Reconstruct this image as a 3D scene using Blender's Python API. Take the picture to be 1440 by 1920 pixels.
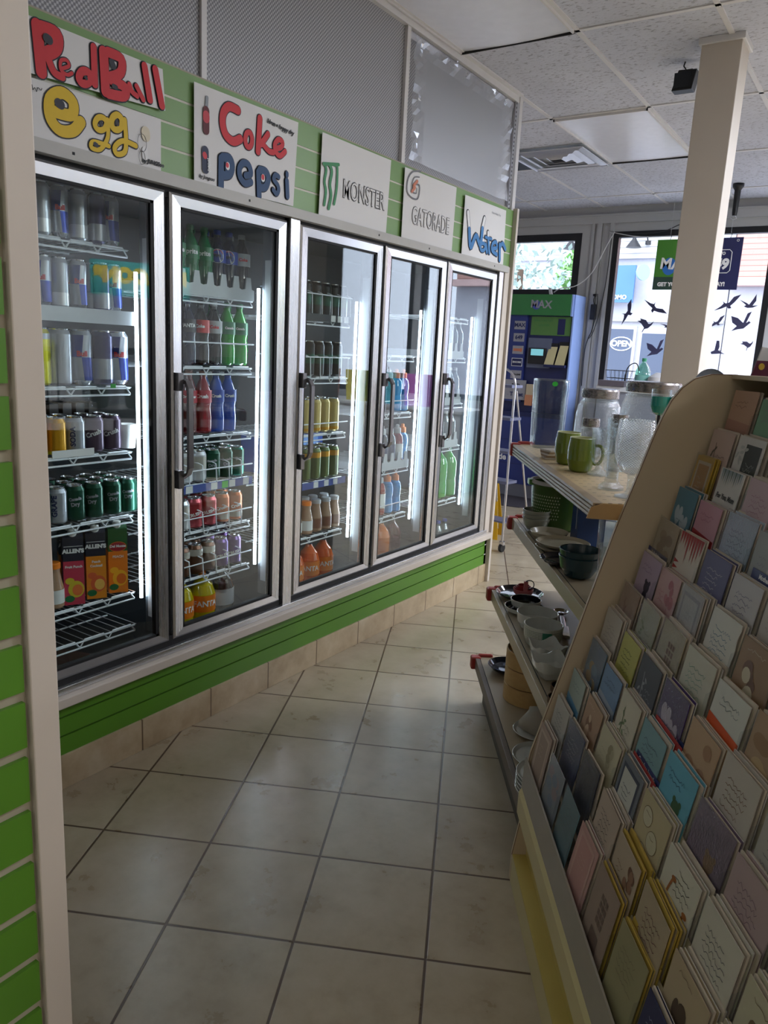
import bpy, bmesh, math, random
from mathutils import Matrix, Vector
random.seed(7)
for o in list(bpy.data.objects): bpy.data.objects.remove(o, do_unlink=True)
SC = bpy.context.scene
COL = SC.collection
PI = math.pi
def rad(d): return d*PI/180
def lin(c): return c/12.92 if c <= .04045 else ((c+.055)/1.055)**2.4
def rgb(r, g, b): return (lin(r/255), lin(g/255), lin(b/255), 1)

# ---------------------------------------------------------------- camera
EYE = 1.48
cd = bpy.data.cameras.new('camera'); cam = bpy.data.objects.new('camera', cd); COL.objects.link(cam)
cam.location = (0, 0, EYE)
YAW, PITCH, ROLL = rad(-33.197), rad(12.141), rad(2.926)
_f = Vector((math.sin(YAW)*math.cos(PITCH), math.cos(YAW)*math.cos(PITCH), -math.sin(PITCH)))
_r = Vector((math.cos(YAW), -math.sin(YAW), 0)); _u = _r.cross(_f)
_r2 = _r*math.cos(ROLL)+_u*math.sin(ROLL); _u2 = -_r*math.sin(ROLL)+_u*math.cos(ROLL)
cam.rotation_euler = Matrix((_r2, _u2, -_f)).transposed().to_euler()
cd.sensor_fit = 'VERTICAL'; cd.sensor_height = 36; cd.lens = 36*1426.2/1920
cd.clip_start = .02; cd.clip_end = 200
SC.camera = cam

# ---------------------------------------------------------------- light and exposure
SC.view_settings.view_transform = 'Standard'; SC.view_settings.look = 'None'
SC.view_settings.gamma = 1; SC.view_settings.use_curve_mapping = False
SC.view_settings.exposure = 0.32
W = bpy.data.worlds.new('sky'); SC.world = W; W.use_nodes = True
bg = W.node_tree.nodes['Background']; bg.inputs[0].default_value = (.80, .87, 1, 1); bg.inputs[1].default_value = 4.0
def lamp(name, kind, loc, energy, color=(1, 1, 1), size=None, rot=None, portal=False):
    l = bpy.data.lights.new(name, kind); l.energy = energy; l.color = color
    if size: l.shape = 'RECTANGLE'; l.size, l.size_y = size
    if portal: l.cycles.is_portal = True
    o = bpy.data.objects.new(name, l); COL.objects.link(o); o.location = loc
    if rot: o.rotation_euler = rot
    return o
sun = lamp('sun', 'SUN', (0, -5, 20), .9, (1, .96, .9)); sun.rotation_euler = (rad(38), 0, rad(12)); sun.data.angle = rad(2)
# unseen area lamps added near the ceiling to raise the room's light
for lx, ly, le in ((1.26, -.9, 8), (-.27, -1.8, 8), (2.5, 1.9, 36), (1.2, 3.1, 36), (2.5, 5.5, 110), (.65, 5.5, 100)):
    lamp('added_fill_lamp', 'AREA', (lx, ly, 2.93), le, (1, .93, .88) if ly < 3 else (.84, .89, 1), (.55, 1.15))
# daylight portals in the shop window
for x0, x1, z0, z1 in ((-3.9, -2.95, 2.2, 2.7), (-2.5, -1.2, 1.0, 2.7), (-1.0, .6, 1.0, 2.7), (.7, 2.4, 1.0, 2.7)):
    lamp('window_portal', 'AREA', ((x0+x1)/2, 7.97, (z0+z1)/2), 1, (1, 1, 1), (x1-x0, z1-z0), (rad(-90), 0, 0), True)

# ---------------------------------------------------------------- materials
MATS = {}
def pm(name, col, rough=.5, metal=0, var=.06, scale=18, spec=.5, bump=0, emit=None, es=0, coat=0):
    if name in MATS: return MATS[name]
    m = bpy.data.materials.new(name); m.use_nodes = True; nt = m.node_tree; b = nt.nodes['Principled BSDF']
    c = rgb(*col) if max(col) > 1 else (*col, 1)
    tc = nt.nodes.new('ShaderNodeTexCoord'); nz = nt.nodes.new('ShaderNodeTexNoise'); nz.inputs['Scale'].default_value = scale; nz.inputs['Detail'].default_value = 3
    nt.links.new(tc.outputs['Object'], nz.inputs['Vector'])
    mx = nt.nodes.new('ShaderNodeMix'); mx.data_type = 'RGBA'
    mx.inputs[6].default_value = tuple(max(0, v*(1-var)) for v in c[:3])+(1,); mx.inputs[7].default_value = tuple(min(1, v*(1+var)) for v in c[:3])+(1,)
    nt.links.new(nz.outputs['Fac'], mx.inputs[0]); nt.links.new(mx.outputs[2], b.inputs['Base Color'])
    b.inputs['Roughness'].default_value = rough; b.inputs['Metallic'].default_value = metal
    b.inputs['Specular IOR Level'].default_value = spec; b.inputs['Coat Weight'].default_value = coat
    if bump:
        bp = nt.nodes.new('ShaderNodeBump'); bp.inputs['Strength'].default_value = bump; bp.inputs['Distance'].default_value = .004
        nt.links.new(nz.outputs['Fac'], bp.inputs['Height']); nt.links.new(bp.outputs[0], b.inputs['Normal'])
    if es: b.inputs['Emission Color'].default_value = rgb(*emit); b.inputs['Emission Strength'].default_value = es
    MATS[name] = m; return m
def thin_glass(name, tint=(1, 1, 1), lo=.06, hi=.75, rough=.0, blend=.35, bump=0, fres=0):
    if name in MATS: return MATS[name]
    m = bpy.data.materials.new(name); m.use_nodes = True; nt = m.node_tree; N = nt.nodes
    N.remove(N['Principled BSDF']); out = N['Material Output']
    L = nt.links; t = N.new('ShaderNodeBsdfTransparent'); t.inputs[0].default_value = (*tint, 1)
    g = N.new('ShaderNodeBsdfGlossy'); g.inputs['Roughness'].default_value = rough; g.inputs['Color'].default_value = (.95, .97, 1, 1)
    lw = N.new('ShaderNodeLayerWeight'); lw.inputs[0].default_value = blend
    mr = N.new('ShaderNodeMapRange'); mr.inputs['To Min'].default_value = lo; mr.inputs['To Max'].default_value = hi
    mix = N.new('ShaderNodeMixShader')
    src = lw.outputs['Facing']
    if fres:      # reflection climbing with the cube of the grazing angle
        lw.inputs[0].default_value = .5; pw = N.new('ShaderNodeMath'); pw.operation = 'POWER'; pw.inputs[1].default_value = 3; L.new(src, pw.inputs[0]); src = pw.outputs[0]
        mr.inputs['To Min'].default_value = .03*fres; mr.inputs['To Max'].default_value = .42*fres
    L.new(src, mr.inputs['Value']); L.new(mr.outputs[0], mix.inputs[0]); L.new(t.outputs[0], mix.inputs[1]); L.new(g.outputs[0], mix.inputs[2]); L.new(mix.outputs[0], out.inputs[0])
    if bump:
        nz = N.new('ShaderNodeTexNoise'); nz.inputs['Scale'].default_value = bump; bp = N.new('ShaderNodeBump'); bp.inputs['Strength'].default_value = .5; bp.inputs['Distance'].default_value = .01
        L.new(nz.outputs['Fac'], bp.inputs['Height']); L.new(bp.outputs[0], g.inputs['Normal']); L.new(bp.outputs[0], lw.inputs['Normal'])
    MATS[name] = m; return m
def tint_body(name, col, alpha=.35, rough=.05):
    """coloured drink seen through a clear bottle wall"""
    if name in MATS: return MATS[name]
    m = pm(name, col, rough, 0, .05, 9, .7, coat=.6); b = m.node_tree.nodes['Principled BSDF']
    b.inputs['Transmission Weight'].default_value = alpha
    return m
class NT:
    """small helper to wire math nodes"""
    def __init__(s, name):
        s.m = bpy.data.materials.new(name); s.m.use_nodes = True; s.nt = s.m.node_tree; s.b = s.nt.nodes['Principled BSDF']; MATS[name] = s.m
        s.tc = s.n('ShaderNodeTexCoord')
    def n(s, t): return s.nt.nodes.new(t)
    def l(s, a, b): s.nt.links.new(a, b)
    def math(s, op, a, b=None, c=None):
        k = s.n('ShaderNodeMath'); k.operation = op
        for i, v in enumerate((a, b, c)):
            if v is None: continue
            if isinstance(v, (int, float)): k.inputs[i].default_value = v
            else: s.l(v, k.inputs[i])
        return k.outputs[0]
    def xyz(s):
        k = s.n('ShaderNodeSeparateXYZ'); s.l(s.tc.outputs['Object'], k.inputs[0]); return k.outputs
    def noise(s, scale, detail=4, rough=.5, vec=None):
        k = s.n('ShaderNodeTexNoise'); k.inputs['Scale'].default_value = scale; k.inputs['Detail'].default_value = detail; k.inputs['Roughness'].default_value = rough
        s.l(vec or s.tc.outputs['Object'], k.inputs['Vector']); return k.outputs['Fac']
    def mix(s, f, a, b):
        k = s.n('ShaderNodeMix'); k.data_type = 'RGBA'
        for i, v in ((0, f), (6, a), (7, b)):
            if isinstance(v, (int, float)): k.inputs[i].default_value = v
            elif isinstance(v, tuple): k.inputs[i].default_value = v
            else: s.l(v, k.inputs[i])
        return k.outputs[2]
    def ramp(s, f, stops):
        k = s.n('ShaderNodeValToRGB'); s.l(f, k.inputs[0]); e = k.color_ramp.elements
        while len(e) < len(stops): e.new(.5)
        for i, (p, c) in enumerate(stops): e[i].position = p; e[i].color = c if isinstance(c, tuple) else (c, c, c, 1)
        return k.outputs[0]
    def bump(s, h, strength=.4, dist=.003):
        k = s.n('ShaderNodeBump'); k.inputs['Strength'].default_value = strength; k.inputs['Distance'].default_value = dist; s.l(h, k.inputs['Height']); s.l(k.outputs[0], s.b.inputs['Normal'])

def floor_mat():
    t = NT('ceramic floor tile'); x, y, z = t.xyz(); a = rad(-27.0); T = .3359
    u = t.math('ADD', t.math('ADD', t.math('MULTIPLY', x, math.cos(a)/T), t.math('MULTIPLY', y, -math.sin(a)/T)), .0463)
    v = t.math('ADD', t.math('ADD', t.math('MULTIPLY', x, math.sin(a)/T), t.math('MULTIPLY', y, math.cos(a)/T)), -7.837)
    def edge(w):
        f = t.math('FRACT', w); return t.math('MINIMUM', f, t.math('SUBTRACT', 1, f))
    e = t.math('MINIMUM', edge(u), edge(v))
    g = t.ramp(e, [(.0085, 1.0), (.0125, 0.0)])
    cv = t.n('ShaderNodeCombineXYZ'); t.l(t.math('FLOOR', u), cv.inputs[0]); t.l(t.math('FLOOR', v), cv.inputs[1])
    wn = t.n('ShaderNodeTexWhiteNoise'); t.l(cv.outputs[0], wn.inputs['Vector'])
    off = t.n('ShaderNodeVectorMath'); off.operation = 'MULTIPLY_ADD'; t.l(wn.outputs['Color'], off.inputs[0]); off.inputs[1].default_value = (9, 9, 9); t.l(t.tc.outputs['Object'], off.inputs[2])
    n1 = t.noise(7, 6, .62, off.outputs[0]); n2 = t.noise(45, 3, .6)
    base = t.ramp(n1, [(.28, rgb(160, 146, 120)), (.5, rgb(178, 165, 140)), (.74, rgb(190, 179, 156))])
    base = t.mix(t.math('MULTIPLY', n2, .16), base, rgb(150, 134, 108))
    base = t.mix(t.math('MULTIPLY', wn.outputs['Value'], .12), base, rgb(150, 134, 108))
    t.l(t.mix(g, base, rgb(84, 64, 46)), t.b.inputs['Base Color'])
    t.l(t.ramp(n1, [(.2, .24), (.8, .36)]), t.b.inputs['Roughness'])
    t.bump(t.math('ADD', t.math('MULTIPLY', g, -1), t.math('MULTIPLY', n1, .12)), .35, .003)
    return t.m
def base_tile_mat():
    t = NT('ceramic skirting tile'); x, y, z = t.xyz(); T = .3359
    f = t.math('FRACT', t.math('ADD', t.math('MULTIPLY', y, 1/T), .07)); e = t.math('MINIMUM', f, t.math('SUBTRACT', 1, f))
    g = t.ramp(e, [(.007, 1.0), (.011, 0.0)]); n1 = t.noise(7, 6, .6)
    base = t.ramp(n1, [(.3, rgb(158, 138, 108)), (.55, rgb(182, 164, 134)), (.75, rgb(198, 184, 158))])
    t.l(t.mix(g, base, rgb(96, 76, 54)), t.b.inputs['Base Color']); t.b.inputs['Roughness'].default_value = .3; return t.m
def ceiling_mat():
    t = NT('fissured acoustic tile'); mp = t.n('ShaderNodeMapping'); mp.inputs['Scale'].default_value = (1, 1.8, 1); t.l(t.tc.outputs['Object'], mp.inputs[0])
    n1 = t.noise(42, 4, .55, mp.outputs[0]); n2 = t.noise(2.2, 3)
    t.l(t.mix(t.ramp(n1, [(.34, 1.0), (.44, 0.0)]), t.ramp(n2, [(.3, rgb(192, 194, 204)), (.7, rgb(206, 208, 218))]), rgb(150, 150, 158)), t.b.inputs['Base Color'])
    t.b.inputs['Roughness'].default_value = .9; t.bump(n1, .6, .006); return t.m
def lens_mat(name, c1, c2, rough=.35, sc=260):
    """prismatic diffuser sheet: tiny diamond pattern"""
    t = NT(name); x, y, z = t.xyz()
    def tri(w): f = t.math('FRACT', w); return t.math('ABSOLUTE', t.math('SUBTRACT', f, .5))
    s = t.math('ADD', y, x); d1 = t.math('MULTIPLY', t.math('ADD', s, z), sc/2); d2 = t.math('MULTIPLY', t.math('SUBTRACT', s, z), sc/2)
    h = t.math('ADD', tri(d1), tri(d2))
    t.l(t.mix(t.ramp(h, [(.3, 0.0), (.6, 1.0)]), c1, c2), t.b.inputs['Base Color']); t.b.inputs['Roughness'].default_value = rough
    t.bump(h, .25, .002); return t.m
def brushed(name, col, rough=.3, axis=2):
    t = NT(name); mp = t.n('ShaderNodeMapping'); s = [60, 60, 60]; s[axis] = 1.2; mp.inputs['Scale'].default_value = s; t.l(t.tc.outputs['Object'], mp.inputs[0])
    n = t.noise(3, 3, .6, mp.outputs[0]); c = rgb(*col)
    t.l(t.mix(n, tuple(v*.97 for v in c[:3])+(1,), c), t.b.inputs['Base Color']); t.b.inputs['Metallic'].default_value = .92
    t.l(t.ramp(n, [(.2, rough-.08), (.8, rough+.1)]), t.b.inputs['Roughness']); return t.m
def wood_mat(name, c1, c2, rough=.45, sc=1):
    t = NT(name); mp = t.n('ShaderNodeMapping'); mp.inputs['Scale'].default_value = (14*sc, 1.4*sc, 14*sc); t.l(t.tc.outputs['Object'], mp.inputs[0])
    n = t.noise(2.5, 5, .6, mp.outputs[0]); t.l(t.mix(n, rgb(*c1), rgb(*c2)), t.b.inputs['Base Color']); t.b.inputs['Roughness'].default_value = rough; return t.m
def slot_mat(name, c1, c2, rough=.4):
    """shelf steel with rows of punched slots (rows run across the shelf, local x)"""
    t = NT(name); x, y, z = t.xyz()
    fx = t.math('FRACT', t.math('MULTIPLY', x, 1/.026)); fy = t.math('FRACT', t.math('MULTIPLY', y, 1/.05))
    inx = t.math('LESS_THAN', fx, .42); iny = t.math('LESS_THAN', fy, .09)
    t.l(t.mix(t.math('MULTIPLY', inx, iny), rgb(*c1), rgb(*c2)), t.b.inputs['Base Color']); t.b.inputs['Roughness'].default_value = rough; return t.m

M_floor = floor_mat(); M_skirt = base_tile_mat(); M_ceil = ceiling_mat()
M_tbar = pm('ceiling grid white', (214, 212, 212), .45)
M_lensw = lens_mat('wall diffuser sheet', rgb(186, 186, 190), rgb(118, 118, 124), .4, 130)
M_lensc = pm('ceiling lens acrylic', (232, 234, 244), .25, spec=.6)
M_cream = pm('cream painted trim', (198, 188, 176), .5, var=.04, scale=5)
M_white = pm('white paint', (206, 204, 204), .6, var=.04, scale=4)
M_wallp = pm('storefront paint', (178, 178, 178), .55, var=.06, scale=3)
M_slat = pm('green slatboard', (80, 130, 34), .38, var=.1, scale=5)
M_slath = pm('green header slatboard', (114, 150, 86), .42, var=.07, scale=5)
M_groove = pm('slat groove', (168, 160, 140), .6)
M_groovel = pm('lit header groove', (206, 204, 190), .6)
M_grooved = pm('dark slat groove', (26, 40, 14), .7)
M_steel = brushed('brushed steel', (206, 206, 208), .27, 2)
M_steelh = brushed('brushed steel rail', (206, 206, 208), .27, 1)
M_alu = pm('satin aluminium', (200, 200, 204), .3, .85, .05, 30)
M_chrome = pm('chrome', (214, 214, 218), .12, 1, .03)
M_black = pm('black plastic', (22, 22, 26), .4)
M_gap = pm('dark gap', (12, 12, 14), .7)
M_paper = pm('white poster paper', (218, 217, 216), .7, var=.02, scale=6)
M_wirew = pm('white coated wire', (222, 226, 232), .35)
M_grey = pm('grey plastic', (186, 190, 194), .5)
M_inner = pm('cooler liner', (92, 98, 106), .4, .3, .06, 6)
M_innerd = pm('dark cooler liner', (34, 38, 44), .5, .2)
M_led = pm('led tube', (255, 255, 255), emit=(226, 240, 255), es=22)
M_doorglass = thin_glass('door glass', (.93, .97, .96), fres=1.3)
M_winglass = thin_glass('window glass', (.97, .98, 1), fres=.8)
M_jar = thin_glass('clear glassware', (.90, .93, .94), .02, .6, .0, .25)
M_jarb = thin_glass('moulded glassware', (.86, .89, .90), .03, .6, .02, .3, 45)
M_cello = thin_glass('cellophane', (.95, .95, .96), rough=.08, fres=1.0, bump=35)
M_acryl = thin_glass('clear acrylic divider', (.94, .95, .96), rough=.1, fres=.8)

# ---------------------------------------------------------------- mesh helpers
class MB:
    def __init__(s): s.v = []; s.f = []; s.fm = []; s.fs = []; s.mats = []
    def mi(s, m):
        if m not in s.mats: s.mats.append(m)
        return s.mats.index(m)
    def add(s, vs, fs, m, smooth=False):
        o = len(s.v); s.v += [tuple(p) for p in vs]; k = s.mi(m)
        for f in fs: s.f.append(tuple(i+o for i in f)); s.fm.append(k); s.fs.append(smooth)
        return s
    def box(s, x0, x1, y0, y1, z0, z1, m):
        vs = [(x, y, z) for z in (z0, z1) for y in (y0, y1) for x in (x0, x1)]
        return s.add(vs, [(0, 2, 3, 1), (4, 5, 7, 6), (0, 1, 5, 4), (2, 6, 7, 3), (0, 4, 6, 2), (1, 3, 7, 5)], m)
    def lathe(s, prof, m, seg=20, c=(0, 0), cap=True, rot=0, squash=1):
        vs = []; n = len(prof)
        for r, z in prof:
            for i in range(seg):
                a = rot+2*PI*i/seg; vs.append((c[0]+r*math.cos(a), c[1]+r*math.sin(a)*squash, z))
        ms = m if isinstance(m, (list, tuple)) else [m]*(n-1)
        for k in range(n-1):
            fs = [(k*seg+i, k*seg+(i+1) % seg, (k+1)*seg+(i+1) % seg, (k+1)*seg+i) for i in range(seg)]
            s.add(vs[k*seg:(k+2)*seg], [tuple(j-k*seg for j in f) for f in fs], ms[k], True)
        if cap:
            s.add(vs[:seg], [tuple(range(seg-1, -1, -1))], ms[0]); s.add(vs[-seg:], [tuple(range(seg))], ms[-1])
        return s
    def tube(s, pts, r, m, seg=6, closed=False, cap=True):
        P = [Vector(p) for p in pts]; n = len(P); vs = []; up = None
        for i in range(n):
            a = P[(i-1) % n] if (closed or i) else P[i]; b = P[(i+1) % n] if (closed or i < n-1) else P[i]
            t = (b-a); t = t.normalized() if t.length > 1e-9 else Vector((0, 0, 1))
            if up is None: up = Vector((0, 0, 1)) if abs(t.z) < .9 else Vector((1, 0, 0))
            e1 = t.cross(up).normalized() if t.cross(up).length > 1e-6 else t.orthogonal().normalized(); e2 = e1.cross(t).normalized(); up = e2
            for k in range(seg): q = 2*PI*k/seg; vs.append(P[i]+e1*r*math.cos(q)+e2*r*math.sin(q))
        fs = []
        for i in range(n if closed else n-1):
            j = (i+1) % n
            for k in range(seg): fs.append((i*seg+k, i*seg+(k+1) % seg, j*seg+(k+1) % seg, j*seg+k))
        s.add(vs, fs, m, seg > 4)
        if cap and not closed: s.add(vs[:seg], [tuple(range(seg))], m); s.add(vs[-seg:], [tuple(range(seg-1, -1, -1))], m)
        return s
    def prism(s, pts, a, b, m, axis='y'):
        """pts: outline in (u, w); extruded from a to b along axis"""
        def mk(u, w, t): return {'y': (u, t, w), 'x': (t, u, w), 'z': (u, w, t)}[axis]
        n = len(pts); vs = [mk(u, w, a) for u, w in pts]+[mk(u, w, b) for u, w in pts]
        fs = [tuple(range(n)), tuple(range(2*n-1, n-1, -1))]+[(i, i+n, (i+1) % n+n, (i+1) % n) for i in range(n)]
        return s.add(vs, fs, m)
    def quad(s, a, b, c, d, m, smooth=False): return s.add([a, b, c, d], [(0, 1, 2, 3)], m, smooth)
    def flat(s, pts, y, m):
        """flat outline in the x-z plane, facing -y"""
        return s.add([(x, y, z) for x, z in pts], [tuple(range(len(pts)))], m)
    def stroke(s, pts, w, y, m, smooth=True):
        """round-ended brush stroke in the x-z plane at depth y"""
        P = curve(pts) if smooth and len(pts) > 2 else [Vector(p) for p in pts]
        n = len(P); L = []; R = []
        for i in range(n):
            a = P[max(0, i-1)]; b = P[min(n-1, i+1)]; t = b-a
            if t.length < 1e-9: t = Vector((1, 0))
            t.normalize(); q = Vector((-t.y, t.x))*w/2; L.append(P[i]+q); R.append(P[i]-q)
        for i in range(n-1): s.add([(p.x, y-i*5e-6, p.y) for p in (L[i], R[i], R[i+1], L[i+1])], [(0, 1, 2, 3)], m)
        if w > .002:
            for q_, i in enumerate([0, n-1] if n > 6 else range(n)):
                c = P[i]; s.add([(c.x+w/2*math.cos(k*PI/8), y+2e-5+q_*6e-6, c.y+w/2*math.sin(k*PI/8)) for k in range(16)], [tuple(range(16))], m)
        return s
    def blob(s, cx, cz, rx, rz, y, m, n=16, rot=0):
        pts = []
        for k in range(n):
            a = 2*PI*k/n; u, v = rx*math.cos(a), rz*math.sin(a); pts.append((cx+u*math.cos(rot)-v*math.sin(rot), cz+u*math.sin(rot)+v*math.cos(rot)))
        return s.flat(pts, y, m)
    def text(s, txt, size, x, z, y, m, align='C', sx=1, bold=0, shear=0, bend=None, rot=0, fill=None):
        """lettering in the x-z plane facing -y; bend=(radius) wraps it round a cylinder on the z axis"""
        me = text_mesh(txt, align, bold/size if size else 0, shear); vs = []
        for p in me[0]:
            u, v = p[0]*size*sx, p[1]*size
            if rot: u, v = u*math.cos(rot)-v*math.sin(rot), u*math.sin(rot)+v*math.cos(rot)
            u += x; v += z
            if bend: a = -PI/2+u/bend; vs.append((bend*math.cos(a), bend*math.sin(a), v))
            else: vs.append((u, y, v))
        return s.add(vs, me[1], m)
    def build(s, name, parent=None, loc=None, bevel=0, smoothall=False):
        me = bpy.data.meshes.new(name)
        me.from_pydata([tuple(p) for p in s.v], [], s.f)
        for m in s.mats: me.materials.append(m)
        me.polygons.foreach_set('material_index', s.fm); me.polygons.foreach_set('use_smooth', s.fs); me.update()
        o = bpy.data.objects.new(name, me); COL.objects.link(o)
        if parent: o.parent = parent
        if loc: o.location = loc
        if bevel:
            b = o.modifiers.new('bevel', 'BEVEL'); b.width = bevel; b.segments = 2; b.limit_method = 'ANGLE'; b.angle_limit = rad(40)
        return o
def curve(pts, n=5):
    P = [Vector(p) for p in pts]; out = []
    closed = (P[0]-P[-1]).length < 1e-6
    for i in range(len(P)-1):
        a = P[i-1] if i else (P[-2] if closed else P[0]); b = P[i]; c = P[i+1]; d = P[i+2] if i+2 < len(P) else (P[1] if closed else P[-1])
        for k in range(n):
            t = k/n; out.append(.5*((2*b)+(c-a)*t+(2*a-5*b+4*c-d)*t*t+(3*b-a-3*c+d)*t**3))
    out.append(P[-1]); return out
_TX = {}
def text_mesh(txt, align, off, shear):
    key = (txt, align, round(off, 4), shear)
    if key in _TX: return _TX[key]
    c = bpy.data.curves.new('t', 'FONT'); c.body = txt; c.size = 1; c.offset = off; c.shear = shear; c.resolution_u = 3
    c.align_x = {'C': 'CENTER', 'L': 'LEFT', 'R': 'RIGHT'}[align]; c.align_y = 'CENTER'
    o = bpy.data.objects.new('t', c); COL.objects.link(o)
    me = bpy.data.meshes.new_from_object(o.evaluated_get(bpy.context.evaluated_depsgraph_get()))
    r = ([tuple(v.co) for v in me.vertices], [tuple(p.vertices) for p in me.polygons])
    bpy.data.objects.remove(o); bpy.data.curves.remove(c); bpy.data.meshes.remove(me); _TX[key] = r; return r

def tag(o, label, cat, group=None):
    o['label'] = label; o['category'] = cat
    if group: o['group'] = group
    return o
def thing(name, label, cat, loc=(0, 0, 0), rz=0, group=None):
    o = bpy.data.objects.new(name, None); COL.objects.link(o); o.location = loc; o.rotation_euler = (0, 0, rz); o.empty_display_size = .05
    return tag(o, label, cat, group)
def struct(name, b, bevel=0, parent=None):
    o = b.build(name, parent, bevel=bevel)
    if not parent: o['kind'] = 'structure'
    return o
def dup(root, loc, rz, label, group=None):
    r = root.copy(); COL.objects.link(r); r.location = loc; r.rotation_euler = (0, 0, rz); r['label'] = label
    if group: r['group'] = group
    for ch in list(root.children):
        c = ch.copy(); COL.objects.link(c); c.parent = r
        for g in ch.children: d = g.copy(); COL.objects.link(d); d.parent = c
    return r
def ellip(cx, cz, rx, rz, n=20, a0=0, a1=2*PI): return [(cx+rx*math.cos(a0+(a1-a0)*k/n), cz+rz*math.sin(a0+(a1-a0)*k/n)) for k in range(n if abs(a1-a0-2*PI) < 1e-6 else n+1)]
# the shelving stands along the camera's own aisle: gx = across the aisle, gy = along it
GA = rad(33.2)
def G(gx, gy, z=0): return (gx*math.cos(GA)-gy*math.sin(GA), gx*math.sin(GA)+gy*math.cos(GA), z)
WX = -2.09            # plane of the cooler front
WR = rad(90)          # objects on that wall: local x runs along the wall, local -y faces the aisle
ORD = ['first', 'second', 'third', 'fourth', 'fifth', 'sixth', 'seventh', 'eighth', 'ninth', 'tenth', 'eleventh', 'twelfth']
# ================================================================ THE SETTING
CH = 2.96
b = MB(); b.box(-4.3, 4.3, -3.2, 7.9, -.05, 0, M_floor); struct('floor', b)
b = MB(); b.box(-4.3, 4.3, -3.2, 8.0, CH, CH+.05, M_ceil)
for k in range(-5, 10): b.box(-1.49+.61*k-.012, -1.49+.61*k+.012, -3.2, 7.85, CH-.006, CH+.002, M_tbar) if -4.3 < -1.49+.61*k < 4.3 else 0
for k in range(-6, 4): b.box(-4.3, 4.3, 3.70+1.219*k-.012, 3.70+1.219*k+.012, CH-.006, CH+.002, M_tbar) if 3.70+1.219*k < 7.8 else 0
struct('ceiling', b)
# left wall plane: skirting, green kick boards, header boards and the diffuser sheets above the cooler
b = MB()
b.box(-2.16, -2.10, -3.2, 4.47, .12, .31, M_groove); b.box(-2.16, -2.10, -3.2, 4.47, 1.99, 2.335, M_groove)
for z0, z1 in ((.12, .183), (.189, .249), (.255, .302)): b.box(-2.10, -2.09, 1.0, 4.445, z0, z1, M_slat)
for z0, z1 in ((1.995, 2.074), (2.082, 2.151), (2.159, 2.230), (2.238, 2.325)): b.box(-2.10, -2.088, 1.0, 4.445, z0, z1, M_slath)
for z in (2.078, 2.155, 2.234): b.box(-2.10, -2.0905, 1.0, 4.44, z-.004, z+.004, M_groovel)  # pale strips put the light on the groove bottoms into the colour
for z in (.186, .252): b.box(-2.1005, -2.097, 1.0, 4.44, z-.004, z+.004, M_grooved)
b.box(-2.17, -2.11, -3.2, 1.1, 0, CH, M_white)
b.box(-4.2, -2.8, 4.40, 4.46, 0, CH, M_white); b.box(-2.85, -2.09, 4.42, 4.46, 0, CH, M_white)
struct('wall_left', b)
b = MB(); b.box(-2.15, -2.083, 1.0, 4.47, 0, .121, M_skirt); struct('baseboard_left', b, .002)
b = MB(); b.box(-2.14, -2.118, 1.0, 4.385, 2.335, CH, M_lensw); struct('wall_left_upper', b)
def trim(n, x0, x1, y0, y1, z0, z1, m, bev=.002):
    q = MB(); q.box(x0, x1, y0, y1, z0, z1, m); return struct('trim_%d' % n, q, bev)
trim(1, -2.10, -2.062, 4.445, 4.472, .0, 2.338, M_cream)
trim(2, -2.118, -2.106, 1.965, 1.99, 2.33, CH, M_tbar)
trim(3, -2.118, -2.100, 3.205, 3.235, 2.335, CH, M_tbar)
b = MB(); b.box(-2.125, -2.095, 1.0, 4.42, CH-.045, CH, M_tbar); b.box(-2.10, -2.07, 1.0, 4.42, CH-.012, CH-.002, M_tbar)
b.box(-2.118, -2.108, 3.24, 4.38, CH-.085, CH-.055, M_alu)
for k in range(24): b.box(-2.108, -2.1075, 3.3+k*.045, 3.304+k*.045, CH-.073, CH-.067, M_black)
struct('trim_4', b)
trim(5, -2.14, -2.05, 1.0, 4.446, .302, .337, M_cream, .004)      # sill ledge below the doors
b = MB(); b.box(-2.12, -2.10, 4.385, 4.41, 2.33, CH, M_alu)
for k in range(26): b.box(-2.0995, -2.099, 4.393, 4.402, 2.35+k*.023, 2.36+k*.023, M_black)
struct('trim_6', b)
# near partition: slatboard wall with a cream end board
b = MB(); PX = -.85
b.box(PX-.12, PX-.007, -2.4, .515, 0, CH, M_groove)
for k in range(-22, 24):
    zc = 1.488-.0765*k
    if zc < .1 or zc > CH: continue
    b.box(PX-.012, PX, -2.4, .497, zc-.0765+.0075, zc-.0075, M_slat)
    b.box(PX-.0135, PX-.010, .478, .497, zc-.006, zc+.006, M_gap)
b.box(PX-.012, PX, -2.4, .497, 0, .02, M_slat)
struct('wall_partition', b)
b = MB(); b.box(PX-.12, PX+.004, .503, .541, 0, CH, M_cream); struct('trim_7', b, .002)
# rest of the shell
b = MB(); b.box(-4.3, -4.2, 4.4, 7.9, 0, CH, M_white); struct('wall_left_rear', b)
b = MB(); b.box(4.2, 4.3, -3.2, 7.9, 0, CH, M_white); struct('wall_right', b)
b = MB(); b.box(-4.3, 4.3, -3.3, -3.2, 0, CH, M_white); struct('wall_back', b)
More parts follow.
